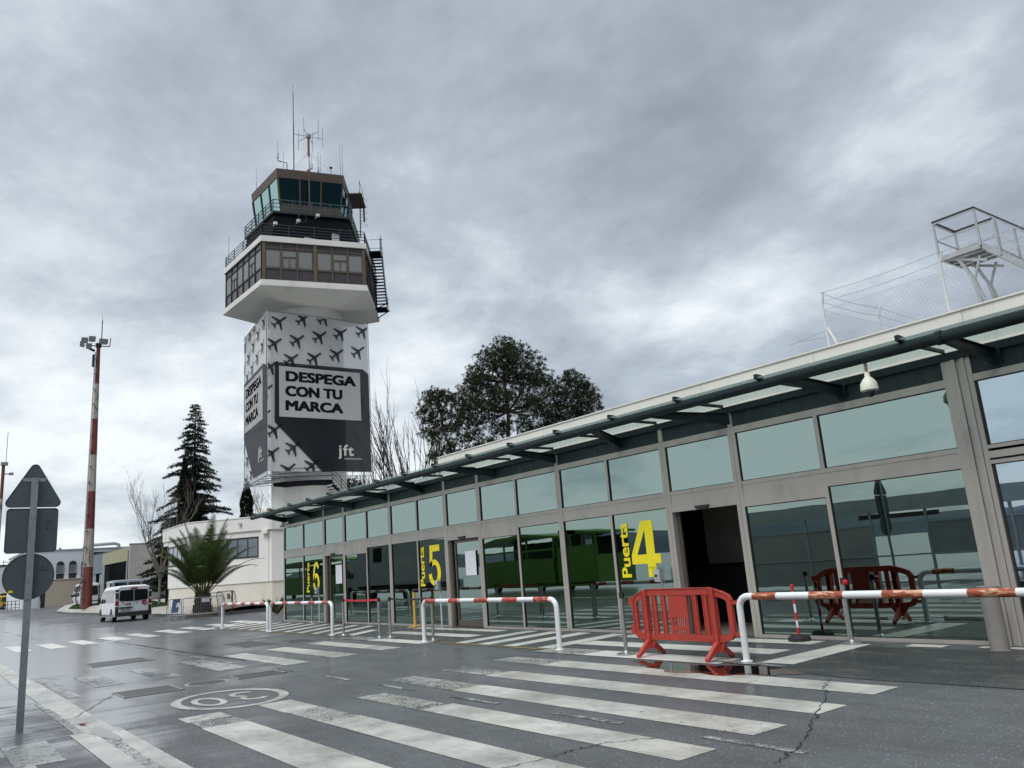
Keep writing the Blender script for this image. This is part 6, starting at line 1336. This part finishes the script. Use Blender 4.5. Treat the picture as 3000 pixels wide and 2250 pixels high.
b = MB(); b.box(-105.4, 17.55, .4, -105.3, 17.95, 2.9); b.build('door', 'walk_white', hg)
b = MB(); b.faces([(-105, 17.2, 6.06), (-105, 20.9, 6.92), (-112, 20.9, 6.92), (-112, 17.2, 6.06), (-105, 17.2, 6.12), (-105, 20.9, 6.98), (-112, 20.9, 6.98), (-112, 17.2, 6.12)], [(0, 1, 2, 3), (7, 6, 5, 4), (0, 4, 5, 1), (3, 2, 6, 7)]); b.build('roof', 'hangar_blue', hg)
ki = thing('kiosk', 'small brick red kiosk with a flat pale roof between the parked vans', 'kiosk', (-92, 17.3, .5)); b = MB(); b.box(-93, 16.75, .3, -91, 18.2, 2.62); b.build('wall', 'brick_kiosk', ki); b = MB(); b.box(-93.2, 16.55, 2.62, -90.8, 18.4, 2.74); b.build('roof', 'walk_white', ki)
b = MB(); b.box(-90.99, 17.0, .5, -90.97, 17.4, 2.4); b.build('door', 'window_dark', ki)
wh = thing('far_building', 'pale far building at the left edge behind the dark conifer', 'building', (-165, 12, .5)); b = MB(); b.box(-185, 11.0, .3, -165, 16.5, 7.5); b.build('wall', 'cool_white', wh); b = MB(); b.box(-185, 10.9, 7.5, -164.9, 16.6, 7.8); b.build('roof', 'van_trim', wh); b = MB(); b.box(-166, 13, 8.2, -165.8, 14.8, 8.32); b.box(-166, 13, 7.8, -165.9, 13.1, 8.6); b.box(-166, 14.5, 7.8, -165.9, 14.6, 8.6); b.build('roof_rail', 'van_trim', wh)
sh_ = thing('car_shelter', 'low flat roofed car shelter above the yellow van', 'shelter', (-142, 12.8, .5)); b = MB(); b.box(-144, 11, 2.75, -140, 14.2, 2.95); b.build('roof', 'walk_white', sh_); b = MB(); b.box(-143.8, 11.2, .5, -143.7, 14, 2.75); b.build('back_wall', 'window_dark', sh_)
rl = thing('black_railing', 'black metal railing at the far left behind the sign post', 'railing', (-118, 12, .5)); b = MB()
for z in (.75, 1.15, 1.55): b.path([(-118, 9.6, z), (-118, 13.4, z)], .03, 5)
for i in range(10): b.path([(-118, 9.6+.42*i, .45), (-118, 9.6+.42*i, 1.6)], .04, 5)
b.build('rails', 'van_trim', rl)
sp_ = thing('striped_post', 'small black and white striped post before the beige wall', 'post', (-108, 12.35, .5)); b = MB(); b.path([(-108, 12.35, .45), (-108, 12.35, 1.5)], .06, 10); b.build('post', 'tube_white', sp_, True)
for z in (.6, .85, 1.1, 1.35): b = MB(); b.path([(-108, 12.35, z), (-108, 12.35, z+.12)], .064, 10, False); b.build('black_band', 'van_trim', sp_)

# ------------------------------------------------------------------ the other side of the road: seen mirrored in the glass
hl = MB(); nx = 90; Hh = []
for i in range(nx+1):
    x = -3200+5200*i/nx; h = 46+16*math.sin(x*.0043+1)+12*math.sin(x*.011+.4)+6*math.sin(x*.027)+14*math.exp(-((x+820)/150)**2)*1.2; Hh.append((x, h))
for i in range(nx):
    (x0, h0), (x1, h1) = Hh[i], Hh[i+1]
    for (ya, fa), (yb, fb_) in (((-1150, 0), (-1250, .62)), ((-1250, .62), (-1400, 1.0)), ((-1400, 1.0), (-2300, 0))): hl.quad([(x0, ya, h0*fa), (x1, ya, h1*fa), (x1, yb, h1*fb_), (x0, yb, h0*fb_)])
tag(hl.build('hills', 'hill', smooth=True), kind='structure')
wk = thing('covered_walkway', 'pale covered walkway with wire mesh sides, mirrored in the right hand panes', 'walkway', (-12, -1.5, 0))
b = MB(); b.box(-19, -4.2, 2.62, 3, -.55, 2.80); b.box(-19, -.62, 2.32, 3, -.50, 2.62); b.build('roof', 'walk_white', wk)
b = MB()
for k in range(8): b.box(-18.8+k*1.3, -3.8+k*.1, 2.42, -18.6+k*1.3, -.7, 2.62)
b.box(-15, -2.2, 2.15, -12.3, -2.0, 2.3); b.build('ceiling_beam', 'concrete_wall', wk)
for x in (-18.6, -16.2, -13.8, -11.98, -9.6, -7.2, -4.8, -2.4):
    b = MB(); b.box(x-.035, -.60, 0, x+.035, -.54, 2.32); b.build('post', 'walk_white', wk)
b = MB()
for z in (.12, .95, 1.93): b.box(-18.6, -.59, z-.025, -2.4, -.55, z+.025)
b.build('rail', 'walk_white', wk)
b = MB()
for x0, x1 in ((-18.6, -16.2), (-16.2, -13.8)):
    b.quad([(x0, -.57, .12), (x1, -.57, .12), (x1, -.57, 1.9), (x0, -.57, 1.9)])
b.build('mesh_panel', 'concrete_wall', wk)
b = MB(); b.quad([(-11.98, -.57, .95), (-9.6, -.57, .95), (-9.6, -.57, 1.93), (-11.98, -.57, 1.93)]); b.quad([(-9.6, -.57, .95), (-7.2, -.57, .95), (-7.2, -.57, 1.93), (-9.6, -.57, 1.93)]); b.build('grey_panel', 'truck_grey', wk)
def ramp_vehicle(x0, x1, y0, label):
    t = thing('boarding_ramp', label, 'boarding ramp', ((x0+x1)/2, y0-1.3, 0), 'green boarding ramps')
    b = MB(); b.box(x0, y0-2.6, .22, x1, y0, 1.75); b.build('lower_body', 'ramp_green', t)
    b = MB(); P = [(x0-.3, 2.75), (x0+1.5, 3.05), (x1-2.8, 3.15), (x1+.2, 2.9), (x1+.2, 2.78), (x1-2.8, 2.95), (x0+1.5, 2.85), (x0-.3, 2.6)]; b.prism(P, lambda u, v, d: (u, y0-d, v), 0, 2.6); b.build('canopy_roof', 'ramp_green', t)
    b = MB(); n = 3
    for k in range(n+1): x = x0+(x1-x0)*k/n; b.box(x-.06, y0-.08, 1.75, x+.06, y0, 2.8)
    b.box(x0, y0-.05, 2.15, x1, y0-.01, 2.25); b.build('window_posts', 'ramp_green', t)
    b = MB(); b.box(x0+.2, y0-2.5, 1.75, x1-.2, y0-2.4, 2.7); b.build('far_side', 'ramp_dark', t)
    for k in (.2, .8):
        b = MB(); b.path([(x0+(x1-x0)*k, y0-.3, .25), (x0+(x1-x0)*k, y0-.05, .25)], .25, 16); b.build('wheel', 'rubber', t, True)
    return t
ramp_vehicle(-40.2, -33.2, -3.2, 'green covered boarding ramp mirrored in the glass right of door 5')
rv = ramp_vehicle(-33.0, -30.0, -3.3, 'short green ramp section mirrored in the glass left of the number 4'); rv['label'] = 'short green ramp section with an orange beacon, mirrored left of the number 4'
b = MB(); b.box(-33.0, -3.32, .45, -30.0, -3.28, 2.2); b.build('side_panel', 'ramp_green', rv)
ramp_vehicle(-73, -60, -3.2, 'green covered boarding ramp mirrored in the glass behind the number 6')
tk = thing('service_truck', 'grey box bodied service truck mirrored in the glass left of door 5', 'truck', (-42, 1.2, 0))
b = MB(); b.box(-45.4, .1, .9, -38.0, 2.4, 3.2); b.box(-47.5, .2, .7, -45.5, 2.3, 2.4); b.build('body', 'truck_grey', tk)
b = MB(); b.box(-45.4, .3, .45, -38.0, 2.2, .9); b.build('chassis', 'van_trim', tk)
b = MB(); b.box(-43.2, 2.4, 2.25, -42.2, 2.42, 3.05); b.box(-47.0, 2.3, 1.4, -46.0, 2.32, 2.2); b.build('window', 'van_glass', tk)
b = MB(); b.box(-41.1, 2.4, 1.02, -38.1, 2.43, 2.45); b.build('side_panel', 'concrete_wall', tk)
for x in (-46.6, -44.0, -39.5):
    b = MB(); b.path([(x, 2.05, .45), (x, 2.35, .45)], .45, 18); b.build('wheel', 'rubber', tk, True)
